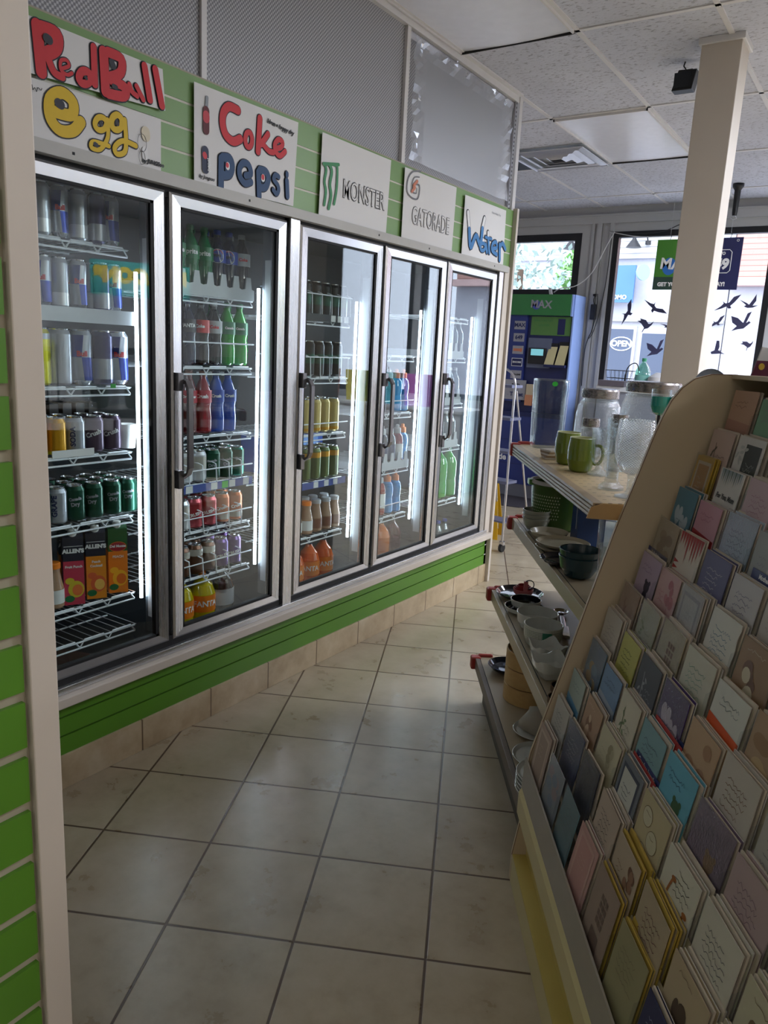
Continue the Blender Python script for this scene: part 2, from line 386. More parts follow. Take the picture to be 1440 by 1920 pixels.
# storefront
FY = 7.85; b = MB(); mp = M_wallp
b.box(-4.3, 4.3, FY, FY+.16, 2.72, CH+.02, mp); b.box(-4.3, 4.3, FY-.03, FY, 2.80, 2.87, mp); b.box(-4.3, 4.3, FY-.045, FY, 2.87, 2.885, mp)
b.box(-4.3, -3.95, FY, FY+.16, 0, 2.72, mp); b.box(-4.3, -2.90, FY, FY+.16, 0, 2.10, M_innerd)
b.box(-2.91, -2.575, FY, FY+.16, 0, 2.72, mp)
for x0, x1, d in ((-2.80, -2.775, .02), (-2.76, -2.75, .012), (-2.745, -2.70, .03), (-2.69, -2.68, .012), (-2.615, -2.58, .028)): b.box(x0, x1, FY-d, FY, 0, 2.80, mp)
b.box(-2.575, 2.5, FY, FY+.16, 0, .95, mp); b.box(2.5, 4.3, FY, FY+.16, 0, 2.72, mp)
for x0 in (-1.095, .58): b.box(x0, x0+.10, FY, FY+.16, .95, 2.72, mp)
struct('wall_front', b, 0)
def window(n, x0, x1, z0, z1, f=.055):
    q = MB()
    q.box(x0, x1, FY-.005, FY+.07, z1-f, z1, M_black); q.box(x0, x1, FY-.005, FY+.07, z0, z0+f, M_black)
    q.box(x0, x0+f, FY-.005, FY+.07, z0+f, z1-f, M_black); q.box(x1-f, x1, FY-.005, FY+.07, z0+f, z1-f, M_black)
    o = struct('window_%d' % n, q)
    g = MB(); g.box(x0+f, x1-f, FY+.03, FY+.034, z0+f, z1-f, M_winglass); g.build('window_pane', o)
window(1, -3.95, -2.905, 2.10, 2.72, .07); window(2, -2.58, -1.095, .95, 2.72); window(3, -.995, .58, .95, 2.72); window(4, .68, 2.5, .95, 2.72)
# square column in front of the window
b = MB(); b.box(-.089, .089, -.089, .089, 0, CH-.004, M_cream); b.box(-.102, .102, -.102, .102, CH-.03, CH, M_tbar)
o = struct('column', b, .003); o.location = (-.922, 4.13, 0)
# beyond the glass
M_road = pm('asphalt', (120, 120, 122), .9); M_walk = pm('pavement', (190, 188, 184), .9)
b = MB(); b.box(-40, 40, 8.02, 11, -.25, -.2, M_walk); b.box(-40, 40, 11, 18, -.32, -.3, M_road); b.box(-40, 40, 18, 22, -.25, -.2, M_walk); struct('ground', b)
# ---------------------------------------------------------------- across the street
def siding(name, c1, c2, p):
    t = NT(name); x, y, z = t.xyz(); f = t.math('FRACT', t.math('MULTIPLY', z, 1/p)); t.l(t.mix(t.math('LESS_THAN', f, .1), rgb(*c1), rgb(*c2)), t.b.inputs['Base Color']); t.b.inputs['Roughness'].default_value = .8; return t.m
M_sid = siding('white clapboard', (196, 198, 200), (120, 122, 130), .13); M_sidr = siding('terracotta clapboard', (192, 150, 138), (144, 102, 92), .11)
M_fac = pm('pale facade', (190, 190, 198), .8); M_fwin = pm('shop window dark', (70, 82, 104), .15); M_fsign = pm('blue signboard', (78, 124, 176), .5)
BY = 18.0
t = thing('shop_building', 'bright white shop building with clapboard gable and dark windows across the street', 'building', (-6, BY, -.2))
b = MB(); b.box(-8, 2.68, 0, 6, 0, 4.0, M_fac); b.build('facade', t)
b = MB(); b.box(-8, 2.68, -.06, 6, 4.0, 8.5, M_sid); b.build('clapboard', t)
b = MB(); b.box(-8, 2.68, -.12, 0, 3.92, 4.02, M_fac); b.box(-8, 2.68, -.10, 0, 2.55, 2.62, pm('grey moulding', (170, 170, 170), .8)); b.build('cornice', t)
for x0, x1, z0, z1 in ((-1.0, .79, .7, 2.38), (1.0, 1.9, .7, 2.30), (-4.2, -1.7, .7, 2.15)):
    b = MB(); b.box(x0-.07, x1+.07, -.05, 0, z0-.07, z1+.07, M_fac); w = b.build('window_frame', t)
    b = MB(); b.box(x0, x1, -.07, -.05, z0, z1, M_fwin); b.build('pane', w)
b = MB(); b.text('OPEN', .18, .55, 2.05, -.08, pm('neon white', (235, 240, 250), emit=(230, 240, 255), es=1.5), bold=.004)
for a in range(18): b.tube([(.55+.25*math.cos(a*PI/9), -.085, 2.05+.15*math.sin(a*PI/9)), (.55+.25*math.cos((a+1)*PI/9), -.085, 2.05+.15*math.sin((a+1)*PI/9))], .01, MATS['neon white'], 5)
b.build('open_sign', t)
b = MB(); b.box(-.7, .77, -.35, -.28, 2.95, 3.75, M_fsign); b.text('AR JA MOMO', .13, .25, 3.06, -.36, M_white, bold=.006); b.build('signboard', t)
b = MB(); b.lathe([(.17, -.02), (.17, .02)], pm('round sign teal', (150, 190, 200), .5), 20); o = b.build('round_sign', t, (.98, -.5, 3.58)); o.rotation_euler = (rad(90), 0, rad(52))
t2 = thing('neighbouring_building', 'terracotta clapboard house front with pale wall at the right of the column', 'building', (-3.3, BY, -.2))
b = MB(); b.box(0, 9, 0, 6, 3.5, 9, M_sidr); b.build('clapboard', t2)
b = MB(); b.box(0, 9, .02, 6, 0, 3.5, M_fac); b.box(0, 9, -.3, 0, 3.32, 3.48, pm('awning edge pink', (226, 190, 184), .7)); b.build('facade', t2)
for x, y, lb in ((-6.8, BY-.1, 'gooseneck wall lamp behind the small window over the lottery stand'), (-5.35, BY-.1, 'gooseneck wall lamp behind the tall window beside the hanging sign')):
    t = thing('gooseneck_lamp', lb, 'lamp', (x, y, 4.05), 0, 'lamps on the building across the street')
    b = MB(); b.tube([(.25, 0, 0)]+[(.13+.12*math.cos(a), -.1-.12*math.cos(a), .25+.14*math.sin(a)) for a in [k*PI/6 for k in range(7)]]+[(0, -.2, .1)], .015, M_black); b.lathe([(.06, -.04), (.06, .04)], M_black, 10, (.25, 0)); b.build('arm', t)
    b = MB(); b.lathe([(.17, -.12), (.05, .05), (.03, .1)], M_black, 16, (0, -.2)); b.build('shade', t)
M_leaf = pm('leaf green', (120, 170, 96), .7, var=.2); M_leafp = pm('pale leaf', (150, 172, 164), .7, var=.2); M_bark = pm('bark', (90, 74, 60), .9)
def tree(x, y, z, r, h, lb, m, n=420, sd=1):
    rd = random.Random(sd); t = thing('street_tree', lb, 'tree', (x, y, -.2), 0, 'trees seen through the shop window')
    b = MB(); b.tube([(0, 0, 0), (.05, 0, z*.5), (0, .05, z)], .05, M_bark); b.build('trunk', t)
    b = MB()
    for k in range(n):
        a = rd.uniform(0, 2*PI); q = r*rd.random()**.5; c = Vector((q*math.cos(a), q*.7*math.sin(a), z+rd.uniform(-h, h)*(1-.5*(q/r)**2))); s = rd.uniform(.04, .09)
        d = Vector((rd.uniform(-1, 1), rd.uniform(-1, 1), rd.uniform(-1, 1))).normalized()*s; e = d.orthogonal().normalized()*s*.5
        b.add([c-d, c+e, c+d, c-e], [(0, 1, 2, 3)], m)
    b.build('foliage', t)
tree(-5.0, 13.5, 3.15, .38, .4, 'bright green hanging foliage just inside the tall window edge', M_leaf, 380, 3)
tree(-5.45, 12.0, 3.05, .85, .7, 'pale street tree seen through the small high window', M_leafp, 420, 5)
# ================================================================ THE GLASS-DOOR COOLER
DZ0, DZ1 = .385, 1.948
DOORS = [(1.204, 1.789), (1.809, 2.395), (2.478, 3.074), (3.098, 3.68), (3.70, 4.29)]
LEDY = [1.769, 2.375, 3.054, 3.65, 4.251]
BAY = [(1.16, 1.74), (1.845, 2.345), (2.49, 3.01), (3.125, 3.615), (3.715, 4.215)]
SHX = -2.222
cooler = thing('drinks_cooler', 'long steel drinks cooler with five glass doors built into the green wall', 'refrigerator', (WX, 1.1, 0), 0)
def cb(b, name, parent=None, bevel=0):
    """cooler pieces are drawn in room coordinates, then shifted to the cooler's origin"""
    b.v = [(x-WX, y-1.1, z) for x, y, z in b.v]; return b.build(name, parent or cooler, bevel=bevel)
b = MB()
b.box(-2.80, -2.77, 1.1, 4.40, .205, 1.99, M_innerd); b.box(-2.80, -2.165, 1.08, 1.1, .205, 1.99, M_inner); b.box(-2.80, -2.165, 4.36, 4.40, .205, 1.99, M_inner)
b.box(-2.80, -2.13, 1.1, 4.40, 1.96, 1.99, M_innerd); b.box(-2.80, -2.165, 1.1, 4.40, .205, .235, M_innerd); b.box(-2.165, -2.13, 1.1, 4.40, .34, .372, M_innerd); cb(b, 'cabinet')
b = MB()
b.box(-2.12, -2.066, 1.1, 4.40, 1.962, 1.998, pm('header rail grey', (176, 174, 168), .5)); b.box(-2.125, -2.10, 1.1, 4.40, 1.93, 1.965, M_gap)
for y in (1.44, 2.16, 3.0, 3.45, 4.2): b.box(-2.066, -2.0652, y-.004, y+.004, 1.976, 1.984, M_gap)
cb(b, 'header_rail')
b = MB()
b.box(-2.13, -2.074, 1.1, 4.40, .337, .362, M_steelh); b.box(-2.13, -2.092, 1.1, 4.40, .362, .40, M_gap)
b.box(-2.13, -2.080, 2.408, 2.465, .362, 1.962, M_steel); b.box(-2.125, -2.10, 2.39, 2.48, .362, 1.962, M_gap)
b.box(-2.13, -2.082, 4.31, 4.365, .362, 1.962, M_steel); b.box(-2.13, -2.078, 4.375, 4.44, .337, 1.998, M_cream)
for y in (1.799, 3.086, 3.69, 4.30): b.box(-2.13, -2.105, y-.02, y+.02, .362, 1.962, M_gap)
cb(b, 'face_frame', bevel=.002)
for k, y in enumerate(LEDY):
    b = MB(); b.box(-2.205, -2.135, y+.010, y+.062, .40, 1.945, M_inner); b.box(-2.19, -2.15, y+.008, y+.010, .46, 1.80, M_grey); post = cb(b, 'mullion_post')
    b = MB(); b.tube([(-2.213, y-.003, .53), (-2.213, y-.003, 1.69)], .0062, M_led, 8); cb(b, 'light_tube')
M_hand = pm('dark steel handle', (128, 126, 128), .25, .9)
for i, (y0, y1) in enumerate(DOORS):
    b = MB(); X0, X1 = -2.128, -2.085; s = .046; zt, zb = .040, .032
    # mitred frame: four trapezoid sections with a raised outer edge
    O = [(y0, DZ0), (y1, DZ0), (y1, DZ1), (y0, DZ1)]; I = [(y0+s, DZ0+zb), (y1-s, DZ0+zb), (y1-s, DZ1-zt), (y0+s, DZ1-zt)]
    E = [(y0+.008, DZ0+.008), (y1-.008, DZ0+.008), (y1-.008, DZ1-.008), (y0+.008, DZ1-.008)]
    for a in range(4):
        c = (a+1) % 4; m = M_steelh if a in (0, 2) else M_steel
        if a in (0, 2): m = M_alu
        b.quad((X1-.006, *O[a]), (X1-.006, *O[c]), (X1, *E[c]), (X1, *E[a]), m)
        b.quad((X1, *E[a]), (X1, *E[c]), (X1-.004, *I[c]), (X1-.004, *I[a]), m)
        b.quad((X1-.006, *O[a]), (X1-.006, *O[c]), (X0, *O[c]), (X0, *O[a]), m)
        b.quad((X1-.004, *I[a]), (X1-.004, *I[c]), (X0, *I[c]), (X0, *I[a]), m)
        b.quad((X0, *O[a]), (X0, *O[c]), (X0, *I[c]), (X0, *I[a]), m)
    d = cb(b, 'door')
    b = MB(); g = .009
    b.box(-2.112, -2.0905, y0+s, y1-s, DZ1-zt-g, DZ1-zt, M_gap); b.box(-2.112, -2.0905, y0+s, y1-s, DZ0+zb, DZ0+zb+g, M_gap)
    b.box(-2.112, -2.0905, y0+s, y0+s+g, DZ0+zb, DZ1-zt, M_gap); b.box(-2.112, -2.0905, y1-s-g*1.4, y1-s, DZ0+zb, DZ1-zt, M_gap); cb(b, 'gasket', d)
    b = MB(); b.box(-2.100, -2.096, y0+s+g, y1-s-g, DZ0+zb+g, DZ1-zt-g, M_doorglass); cb(b, 'glass_pane', d)
    b = MB(); hy = y0+.018
    for z0, z1 in ((1.30, 1.362), (.955, 1.02)):
        b.box(-2.085, -2.060, hy-.012, hy+.012, z0, z1, M_hand)
    b.prism([(-2.075, 1.345), (-2.045, 1.335), (-2.030, 1.31), (-2.030, 1.03), (-2.042, 1.005), (-2.075, .985), (-2.075, 1.0), (-2.047, 1.012), (-2.042, 1.035), (-2.042, 1.30), (-2.050, 1.322), (-2.075, 1.332)], hy+.008, hy+.030, M_hand, 'y')
    b.box(-2.083, -2.078, hy-.012, hy+.006, 1.02, 1.30, M_steel); cb(b, 'handle', d, .001)
# ---------------------------------------------------------------- shelves
def wire_shelf(i, z, slope=0, kind='wire'):
    y0, y1 = BAY[i]; b = MB(); w = y1-y0; zz = z-.012
    if kind == 'solid':
        b.box(SHX-.45, SHX, y0, y1, zz-.012, zz, M_grey); b.box(SHX-.004, SHX+.006, y0, y1+.02, zz-.03, zz+.016, M_grey); m = M_grey
    m = M_wirew
    for dz in (0, -.022): b.tube([(SHX, y0, zz+dz), (SHX, y1, zz+dz)], .0036, m, 6)
    n = max(2, round(w/.125)); st = w/n
    for k in range(n):
        a = y0+k*st; b.tube([(SHX+.001, a, zz-.020), (SHX+.001, a+.02, zz+.006), (SHX+.001, a+st-.02, zz+.006), (SHX+.001, a+st, zz-.020)], .0032, m, 4)
    for k in range(int(w/.036)+1): b.tube([(SHX, y0+.01+k*.036, zz+.002), (SHX-.48, y0+.01+k*.036, zz+.002)], .0016, m, 4, cap=False)
    for x in (.16, .32, .48): b.tube([(SHX-x, y0, zz-.002), (SHX-x, y1, zz-.002)], .0032, m, 4)
    return cb(b, 'wire_shelf')
def guard(sh, i, z, h=.075, rail=.05, uprights=True, ya=None):
    y0, y1 = BAY[i]; y0 = ya or y0; b = MB()
    if uprights:
        k = y0+.02
        while k < y1:
            b.tube([(SHX+.006, k, z-.012), (SHX+.012, k-.012, z+h-.006), (SHX-.004, k-.018, z+h), (SHX-.10, k-.012, z+h)], .0026, M_wirew, 5); k += .071
    b.tube([(SHX+.012, y0, z+rail), (SHX+.012, y1, z+rail)], .0030, M_wirew, 5); cb(b, 'guard_rail', sh)
def glide(sh, i, z, y0, n, m=None, p=.068):
    b = MB(); m = m or M_grey
    for k in range(n):
        a = y0+k*p; b.prism([(a, z-.01), (a+p, z-.01), (a+p, z+.030), (a+p*.80, z+.034), (a+p*.70, z+.078), (a+p*.36, z+.078), (a+p*.26, z+.034), (a, z+.030)], SHX+.004, SHX+.009, m, 'x')
        b.box(SHX-.42, SHX+.006, a+p*.45, a+p*.55, z-.006, z+.03, m)
    cb(b, 'bottle_glide', sh)
M_strip = pm('blue price strip', (52, 74, 150), .4); M_tag = pm('price tag', (214, 216, 216), .5); M_green = pm('green sticker', (40, 170, 50), .5)
def strip(sh, i, z, tags, m=None):
    y0, y1 = BAY[i]; b = MB(); b.box(SHX+.010, SHX+.013, y0, y1, z-.036, z-.004, m or M_strip)
    for y, c in tags: b.box(SHX+.013, SHX+.0138, y, y+.034, z-.034, z-.006, c)
    cb(b, 'price_strip', sh)
SH = {}
for key, i, z, kd in (('1a', 0, 1.768, 'w'), ('1b', 0, 1.554, 'solid'), ('1c', 0, 1.312, 'w'), ('1d', 0, 1.086, 'w'), ('1e', 0, .856, 'w'), ('1f', 0, .565, 'w'), ('1g', 0, .44, 'w'),
        ('2a', 1, 1.648, 'w'), ('2b', 1, 1.382, 'w'), ('2c', 1, 1.117, 'w'), ('2d', 1, .928, 'w'), ('2e', 1, .74, 'w'), ('2f', 1, .55, 'w'),
        ('3a', 2, 1.601, 'w'), ('3b', 2, 1.34, 'w'), ('3c', 2, 1.077, 'w'), ('3d', 2, .854, 'w'), ('3e', 2, .59, 'w'),
        ('4a', 3, 1.45, 'w'), ('4b', 3, 1.149, 'w'), ('4c', 3, .85, 'w'), ('4d', 3, .586, 'w'),
        ('5a', 4, 1.68, 'w'), ('5b', 4, 1.452, 'w'), ('5c', 4, 1.181, 'w'), ('5d', 4, .922, 'w'), ('5e', 4, .588, 'w')):
    SH[key] = wire_shelf(i, z, kind=kd)
glide(SH['2a'], 1, 1.648, 1.87, 7); guard(SH['2b'], 1, 1.382, .02, .085, False); guard(SH['2d'], 1, .928); guard(SH['2e'], 1, .74); guard(SH['2f'], 1, .55)
guard(SH['3a'], 2, 1.601, .11, .10); guard(SH['3b'], 2, 1.34, .09, .085); guard(SH['3c'], 2, 1.077, .02, .045, False)
glide(SH['4c'], 3, .85, 3.20, 6); guard(SH['4d'], 3, .586, .02, .06, False); guard(SH['4b'], 3, 1.149, .02, .06, False)
glide(SH['5b'], 4, 1.452, 3.9, 4); glide(SH['5c'], 4, 1.181, 3.9, 4); glide(SH['5d'], 4, .922, 3.9, 4)
strip(SH['2d'], 1, .928, [(1.98, M_tag), (2.11, M_tag), (2.17, M_green), (2.21, M_tag), (2.29, M_tag)])
strip(SH['3d'], 2, .854, [(2.76, M_tag), (2.84, M_tag), (2.91, M_grey)]); strip(SH['3a'], 2, 1.62, [(2.85, M_tag), (2.90, M_tag), (2.95, M_tag)], M_innerd)
b = MB(); b.box(SHX+.004, SHX+.007, 1.43, 1.585, 1.08, 1.104, M_paper); cb(b, 'shelf_label', SH['1d'])
b = MB(); b.box(SHX+.008, SHX+.010, 1.655, 1.675, 1.302, 1.316, M_green); cb(b, 'shelf_label', SH['1c'])
for key, y0 in (('1d', 1.3),):
    b = MB()
    for k in range(9): b.box(SHX-.36, SHX-.20, y0+k*.052, y0+k*.052+.034, 1.09, 1.235, M_black)
    cb(b, 'divider_tracks', SH[key])
# ---------------------------------------------------------------- drinks
def cyl(*pr): return pr
C = {n: pm('can '+n, c, .28, .55, .05, 30, .6) for n, c in dict(silver=(170, 174, 182), blue=(28, 52, 140), navy=(40, 38, 84), yellow=(208, 200, 40), gold=(206, 150, 22), purple=(88, 72, 92), green=(22, 74, 56), teal=(16, 120, 100), red=(176, 52, 62), orange=(196, 108, 66), brown=(96, 62, 44), lilac=(120, 92, 150), black=(26, 28, 30), khaki=(196, 176, 110), olive=(92, 110, 62), white=(216, 218, 222), pinkred=(200, 90, 100), offwhite=(196, 192, 184)).items()}
M_lid = pm('can lid', (206, 208, 212), .2, .95)
MT = {n: pm('ink '+n, c, .45) for n, c in dict(white=(232, 232, 232), navy=(26, 38, 92), red=(200, 36, 40), grey=(150, 150, 158), gold=(214, 180, 60), black=(20, 20, 22), green=(150, 210, 90)).items()}
def can_proto(key, r, h, col, deco=None, txt=None):
    """key mesh pair (body, lid) for one kind of can"""
    b = MB(); body = C[col]; sg = 20
    pr = [(r*.80, 0), (r*.98, .006), (r, .014), (r, h*.5), (r, h-.018), (r*.80, h-.005)]
    if deco == 'quarters':     # blue and silver quarters changing places at half height
        def ring(r0, z0, r1, z1, flip):
            for q in range(4):
                mm = C['blue'] if (q+flip) % 2 else C['silver']; vs = []
                for r_, z_, sk in ((r0, z0, 0), (r1, z1, 1)):
                    for j in range(6): a = 2*PI*(q*5+j)/20+(.10 if flip else -.10)*(1 if sk else -1); vs.append((r_*math.cos(a), r_*math.sin(a), z_))
                b.add(vs, [(j, j+1, j+7, j+6) for j in range(5)], mm, True)
        b.lathe([(r*.8, 0), (r, .014)], M_lid, 20); ring(r, .014, r, h*.5, 0); ring(r, h*.5, r, h-.018, 1); b.lathe([(r, h-.018), (r*.8, h-.005)], C['silver'], 20, cap=False)
        b.text('Bull', h*.13, -.002, h*.56, 0, MT['red'], bend=r+.0006, bold=.001)
    else:
        b.lathe(pr, body, sg)
        if deco:
            c2, f0, f1 = deco; b.lathe([(r+.0004, h*f0), (r+.0004, h*f1)], C[c2], sg, cap=False)
    if txt:
        for s, sz, fz, m, rot in txt: b.text(s, sz, 0, h*fz, 0, MT[m], bend=r+.0009, bold=.0008, rot=rot)
    l = MB(); l.lathe([(r*.80, h-.005), (r*.82, h-.001), (r*.80, h), (r*.74, h-.001), (r*.72, h-.005), (.001, h-.005)], M_lid, 18, cap=False); l.tube([(-.006, 0, h-.003), (0, -.004, h-.0025), (.008, 0, h-.003)], .0014, M_lid, 4)
    return b, l
LIQ = {n: tint_body('drink '+n, c, .18) for n, c in dict(brown=(30, 20, 18), green=(30, 170, 40), dgreen=(20, 120, 70), red=(150, 30, 44), blue=(46, 86, 190), navy=(22, 28, 60), sky=(40, 150, 225), yellow=(206, 186, 10), orange=(232, 96, 16), amber=(226, 120, 24), maroon=(96, 22, 26), clear=(92, 108, 116), tea=(120, 84, 52), milk=(186, 150, 122)).items()}
LAB = {n: pm('label '+n, c, .4) for n, c in dict(red=(188, 44, 40), green=(20, 110, 62), blue=(30, 62, 160), navy=(24, 34, 78), silver=(176, 178, 182), white=(222, 222, 220), orange=(226, 122, 24), black=(24, 24, 28), crimson=(168, 32, 52), brown=(120, 72, 50), yellow=(228, 180, 30)).items()}
def bottle_proto(kind, liq, cap, lab=None, txt=None):
    L = LIQ[liq]; K = LAB[cap] if cap in LAB else C[cap]
    P = dict(soda=([(.026, 0), (.034, .008), (.035, .06), (.031, .10), (.0345, .125), (.033, .16), (.020, .195), (.0125, .212), (.0125, .225)], .0145, .225, .016, (.12, .168, .0350)),
             two=([(.040, 0), (.054, .012), (.055, .08), (.051, .11), (.054, .14), (.054, .215), (.042, .25), (.018, .28), (.0135, .292)], .0155, .292, .015, (.142, .212, .0550)),
             sport=([(.030, 0), (.036, .008), (.036, .05), (.031, .085), (.034, .10), (.036, .135), (.030, .165), (.019, .178)], .021, .178, .028, (.04, .12, .0368)),
             coffee=([(.028, 0), (.0325, .006), (.0325, .07), (.026, .10), (.0215, .125), (.0225, .14)], .0245, .14, .018, (.018, .066, .0330)),
             water=([(.026, 0), (.032, .008), (.032, .11), (.030, .14), (.014, .175), (.0125, .19)], .0145, .19, .015, (.07, .115, .0324)))[kind]
    b = MB(); b.lathe(P[0], L, 20)
    c = MB(); r, z, h = P[1:4]; c.lathe([(r, z-.002), (r, z+h*.8), (r*.86, z+h)], K, 16)
    if kind == 'sport': c.lathe([(r*.5, z+h), (r*.5, z+h+.014), (r*.3, z+h+.018)], LAB['orange'] if cap == 'orange' else K, 12)
    l = None
    if lab:
        l = MB(); z0, z1, rr = P[4]; l.lathe([(rr, z0), (rr, z1)], LAB[lab], 20, cap=False)
        if lab == 'blue' and kind == 'soda' and liq == 'navy':
            zc = (z0+z1)/2; q = rr+.0005
            for r1, zz, h0, h1, mm in ((.026, 0, -1, 1, 'white'), (.0235, .0004, .30, 1, 'red'), (.0235, .0004, -1, -.30, 'navy')):
                pts = [(r1*math.cos(a), r1*math.sin(a)) for a in [2*PI*k/28 for k in range(28)]]; pts = [(u, max(h0*r1, min(h1*r1, v))) for u, v in pts]
                l.add([((q+zz)*math.cos(-PI/2+u/q), (q+zz)*math.sin(-PI/2+u/q), zc+v) for u, v in pts], [tuple(range(28))], MT[mm])
            l.text('PEPSI', .0125, 0, zc, 0, MT['black'], bend=rr+.0014, bold=.0006); txt = None
        for s, sz, m in (txt or []): l.text(s, sz, 0, (z0+z1)/2, 0, MT[m], bend=rr+.0006, bold=.0008)
    return b, c, l
PROTO = {}
def item(kind, mk, names, x, y, z, label, cat, group, rot=0):
    """first of a kind is built, later ones are copies that share its meshes"""
    if kind not in PROTO:
        bs = mk(); t = thing(names[0], label, cat, (x, y, z), rot, group)
        for nm, q in zip(names[1:], bs):
            if q: q.build(nm, t)
        PROTO[kind] = t; return t
    return dup(PROTO[kind], (x, y, z), rot, label, group)
DN = ['nearest', 'second', 'middle', 'fourth', 'farthest']
def row(key, i, z, ys, kinds, depth=2, pitch=.072, x=-2.262, nm='shelf', rot=None):
    n = len(ys); rd = random.Random(int(z*1000)+i)
    for k, (y, kd) in enumerate(zip(ys, kinds)):
        if kd is None: continue
        cat, mk, names, desc = KIND[kd]
        for d in range(depth):
            ff = ('front row', 'row behind', 'third row')[d]
            lb = '%s, %s, %s door, %s along, %s' % (desc, nm, DN[i], ORD[k], ff)
            item(kd, mk, names, x-d*pitch+rd.uniform(-.003, .003), y+(0 if d == 0 else rd.uniform(-.01, .01)), z+.0005, lb, cat, '%s behind the %s cooler door' % ('bottles' if cat == 'bottle' else cat+'s', DN[i]), (rot if rot is not None else rad(55))+rd.uniform(-.25, .25))
CN = ('soda_can', 'can_body', 'can_lid'); BN = ('drink_bottle', 'bottle_body', 'bottle_cap', 'bottle_label')
def K(desc, *a): return ('can', lambda: can_proto('', *a), CN, desc)
def Bt(desc, *a): return ('bottle', lambda: bottle_proto(*a), BN, desc)
T3 = PI/2
KIND = dict(
    rb=K('slim blue and silver can', .0265, .155, 'blue', 'quarters'), rbn=K('slim dark navy can', .0265, .155, 'navy', ('silver', .05, .38)), rbs=K('slim silver can', .0265, .155, 'silver', ('white', .05, .3)),
    RB=K('tall blue and silver can', .037, .178, 'blue', 'quarters'), RBs=K('tall silver can', .037, .178, 'silver'), RBn=K('tall navy can', .037, .178, 'navy', ('silver', .1, .48)), RBy=K('tall yellow can', .036, .178, 'yellow', ('silver', .8, .9)),
    gold=K('gold yellow can', .033, .122, 'gold', ('yellow', .02, .1)), sod=K('silver can with blue letters', .033, .122, 'silver', None, [('SODA', .024, .46, 'navy', T3)]), prp=K('purple can with white letters', .033, .122, 'purple', None, [('Crush', .022, .5, 'white', .35)]),
    grp=K('silver can with grape lettering', .033, .122, 'silver', None, [('GRAPE', .024, .5, 'navy', T3)]), grn=K('dark green can', .033, .122, 'green', None, [('Canada', .014, .62, 'grey', .15), ('Dry', .018, .47, 'grey', .15)]),
    sil=K('silver white can', .033, .122, 'white', ('offwhite', .4, .8)), teal=K('teal green can', .033, .122, 'teal', ('green', .35, .9), [('Dry', .018, .6, 'grey', .15)]),
    red=K('red can with white letters', .033, .122, 'pinkred', ('red', .3, .8), [('CRUSH', .018, .45, 'white', .3)]), org=K('orange can', .033, .122, 'orange', ('offwhite', .1, .3), [('Crush', .018, .5, 'white', .3)]), brn=K('brown can with pale top', .033, .122, 'brown', ('offwhite', .62, .84)), lil=K('violet can with white letters', .033, .122, 'lilac', None, [('CRUSH', .018, .4, 'white', .3)]),
    blk=K('tall black can', .033, .157, 'black', ('green', .35, .62)), khk=K('tall pale gold can', .033, .157, 'khaki', ('gold', .06, .14)), oli=K('tall green tea can', .034, .15, 'olive', ('gold', .68, .85)),
    spr=Bt('green soda bottle', 'soda', 'dgreen', 'green', 'green', [('Sprite', .024, 'white')]), pep=Bt('blue cola bottle', 'soda', 'navy', 'blue', 'blue', [('PEPSI', .018, 'white')]), cok=Bt('dark cola bottle with red label', 'soda', 'brown', 'black', 'red', [('Coke', .016, 'white')]),
    fan=Bt('dark purple soda bottle', 'soda', 'navy', 'navy', 'black', [('FANTA', .018, 'white')]), dit=Bt('dark cola bottle with silver label', 'soda', 'brown', 'silver', 'silver', [('Coke', .016, 'red')]), gng=Bt('bright green ginger ale bottle', 'soda', 'green', 'green', 'green', [('Canada', .012, 'white')]),
    drp=Bt('maroon soda bottle', 'soda', 'maroon', 'brown', 'crimson', [('Dr Pepper', .013, 'white')]), crr=Bt('red soda bottle', 'soda', 'red', 'brown', 'crimson', [('Crush', .02, 'white')]), blu=Bt('blue soda bottle', 'soda', 'blue', 'navy', 'blue', [('Crush', .016, 'white')]),
    fa2=Bt('large yellow soda bottle', 'two', 'yellow', 'orange', 'orange', [('FANTA', .034, 'white')]), dk2=Bt('large dark bottle with silver label', 'two', 'brown', 'black', 'silver'), fo2=Bt('large orange soda bottle', 'two', 'orange', 'navy', 'orange', [('FANTA', .034, 'white')]),
    spb=Bt('blue sports drink bottle', 'sport', 'sky', 'orange', None), spd=Bt('dark sports drink bottle', 'sport', 'navy', 'silver', 'navy'), spr2=Bt('red sports drink bottle', 'sport', 'red', 'silver', 'white'),
    oj=Bt('large orange juice bottle', 'two', 'amber', 'black', None), fp=Bt('large maroon juice bottle', 'two', 'maroon', 'black', None),
    cof=Bt('pale iced coffee bottle', 'coffee', 'milk', 'silver', 'brown'), cow=Bt('white milk drink bottle', 'coffee', 'milk', 'orange', 'white'), wat=Bt('clear water bottle', 'water', 'clear', 'silver', None), watb=Bt('clear water bottle with blue cap', 'water', 'clear', 'blue', 'white'),
    gr2=Bt('large green soda bottle', 'two', 'green', 'green', None))
row('a', 0, 1.768, [1.40, 1.455, 1.52, 1.585, 1.655, 1.708], ['rb', 'rbs', 'rb', 'rbs', 'rbn', 'rb'], 2, .058, nm='top shelf')
row('b', 0, 1.554, [1.40, 1.453, 1.51, 1.58, 1.663, 1.715], ['rb', 'rb', 'rbs', 'rb', 'rbn', 'rb'], 2, .058, nm='second shelf')
row('c', 0, 1.312, [1.35, 1.428, 1.50, 1.578, 1.655, 1.722], ['RBs', 'RBy', 'RBs', 'RB', 'RBn', 'RB'], 2, .078, nm='third shelf')
row('d', 0, 1.086, [1.335, 1.405, 1.475, 1.547, 1.62, 1.692], ['gold', 'gold', 'gold', 'sod', 'prp', 'prp'], 2, nm='fourth shelf')
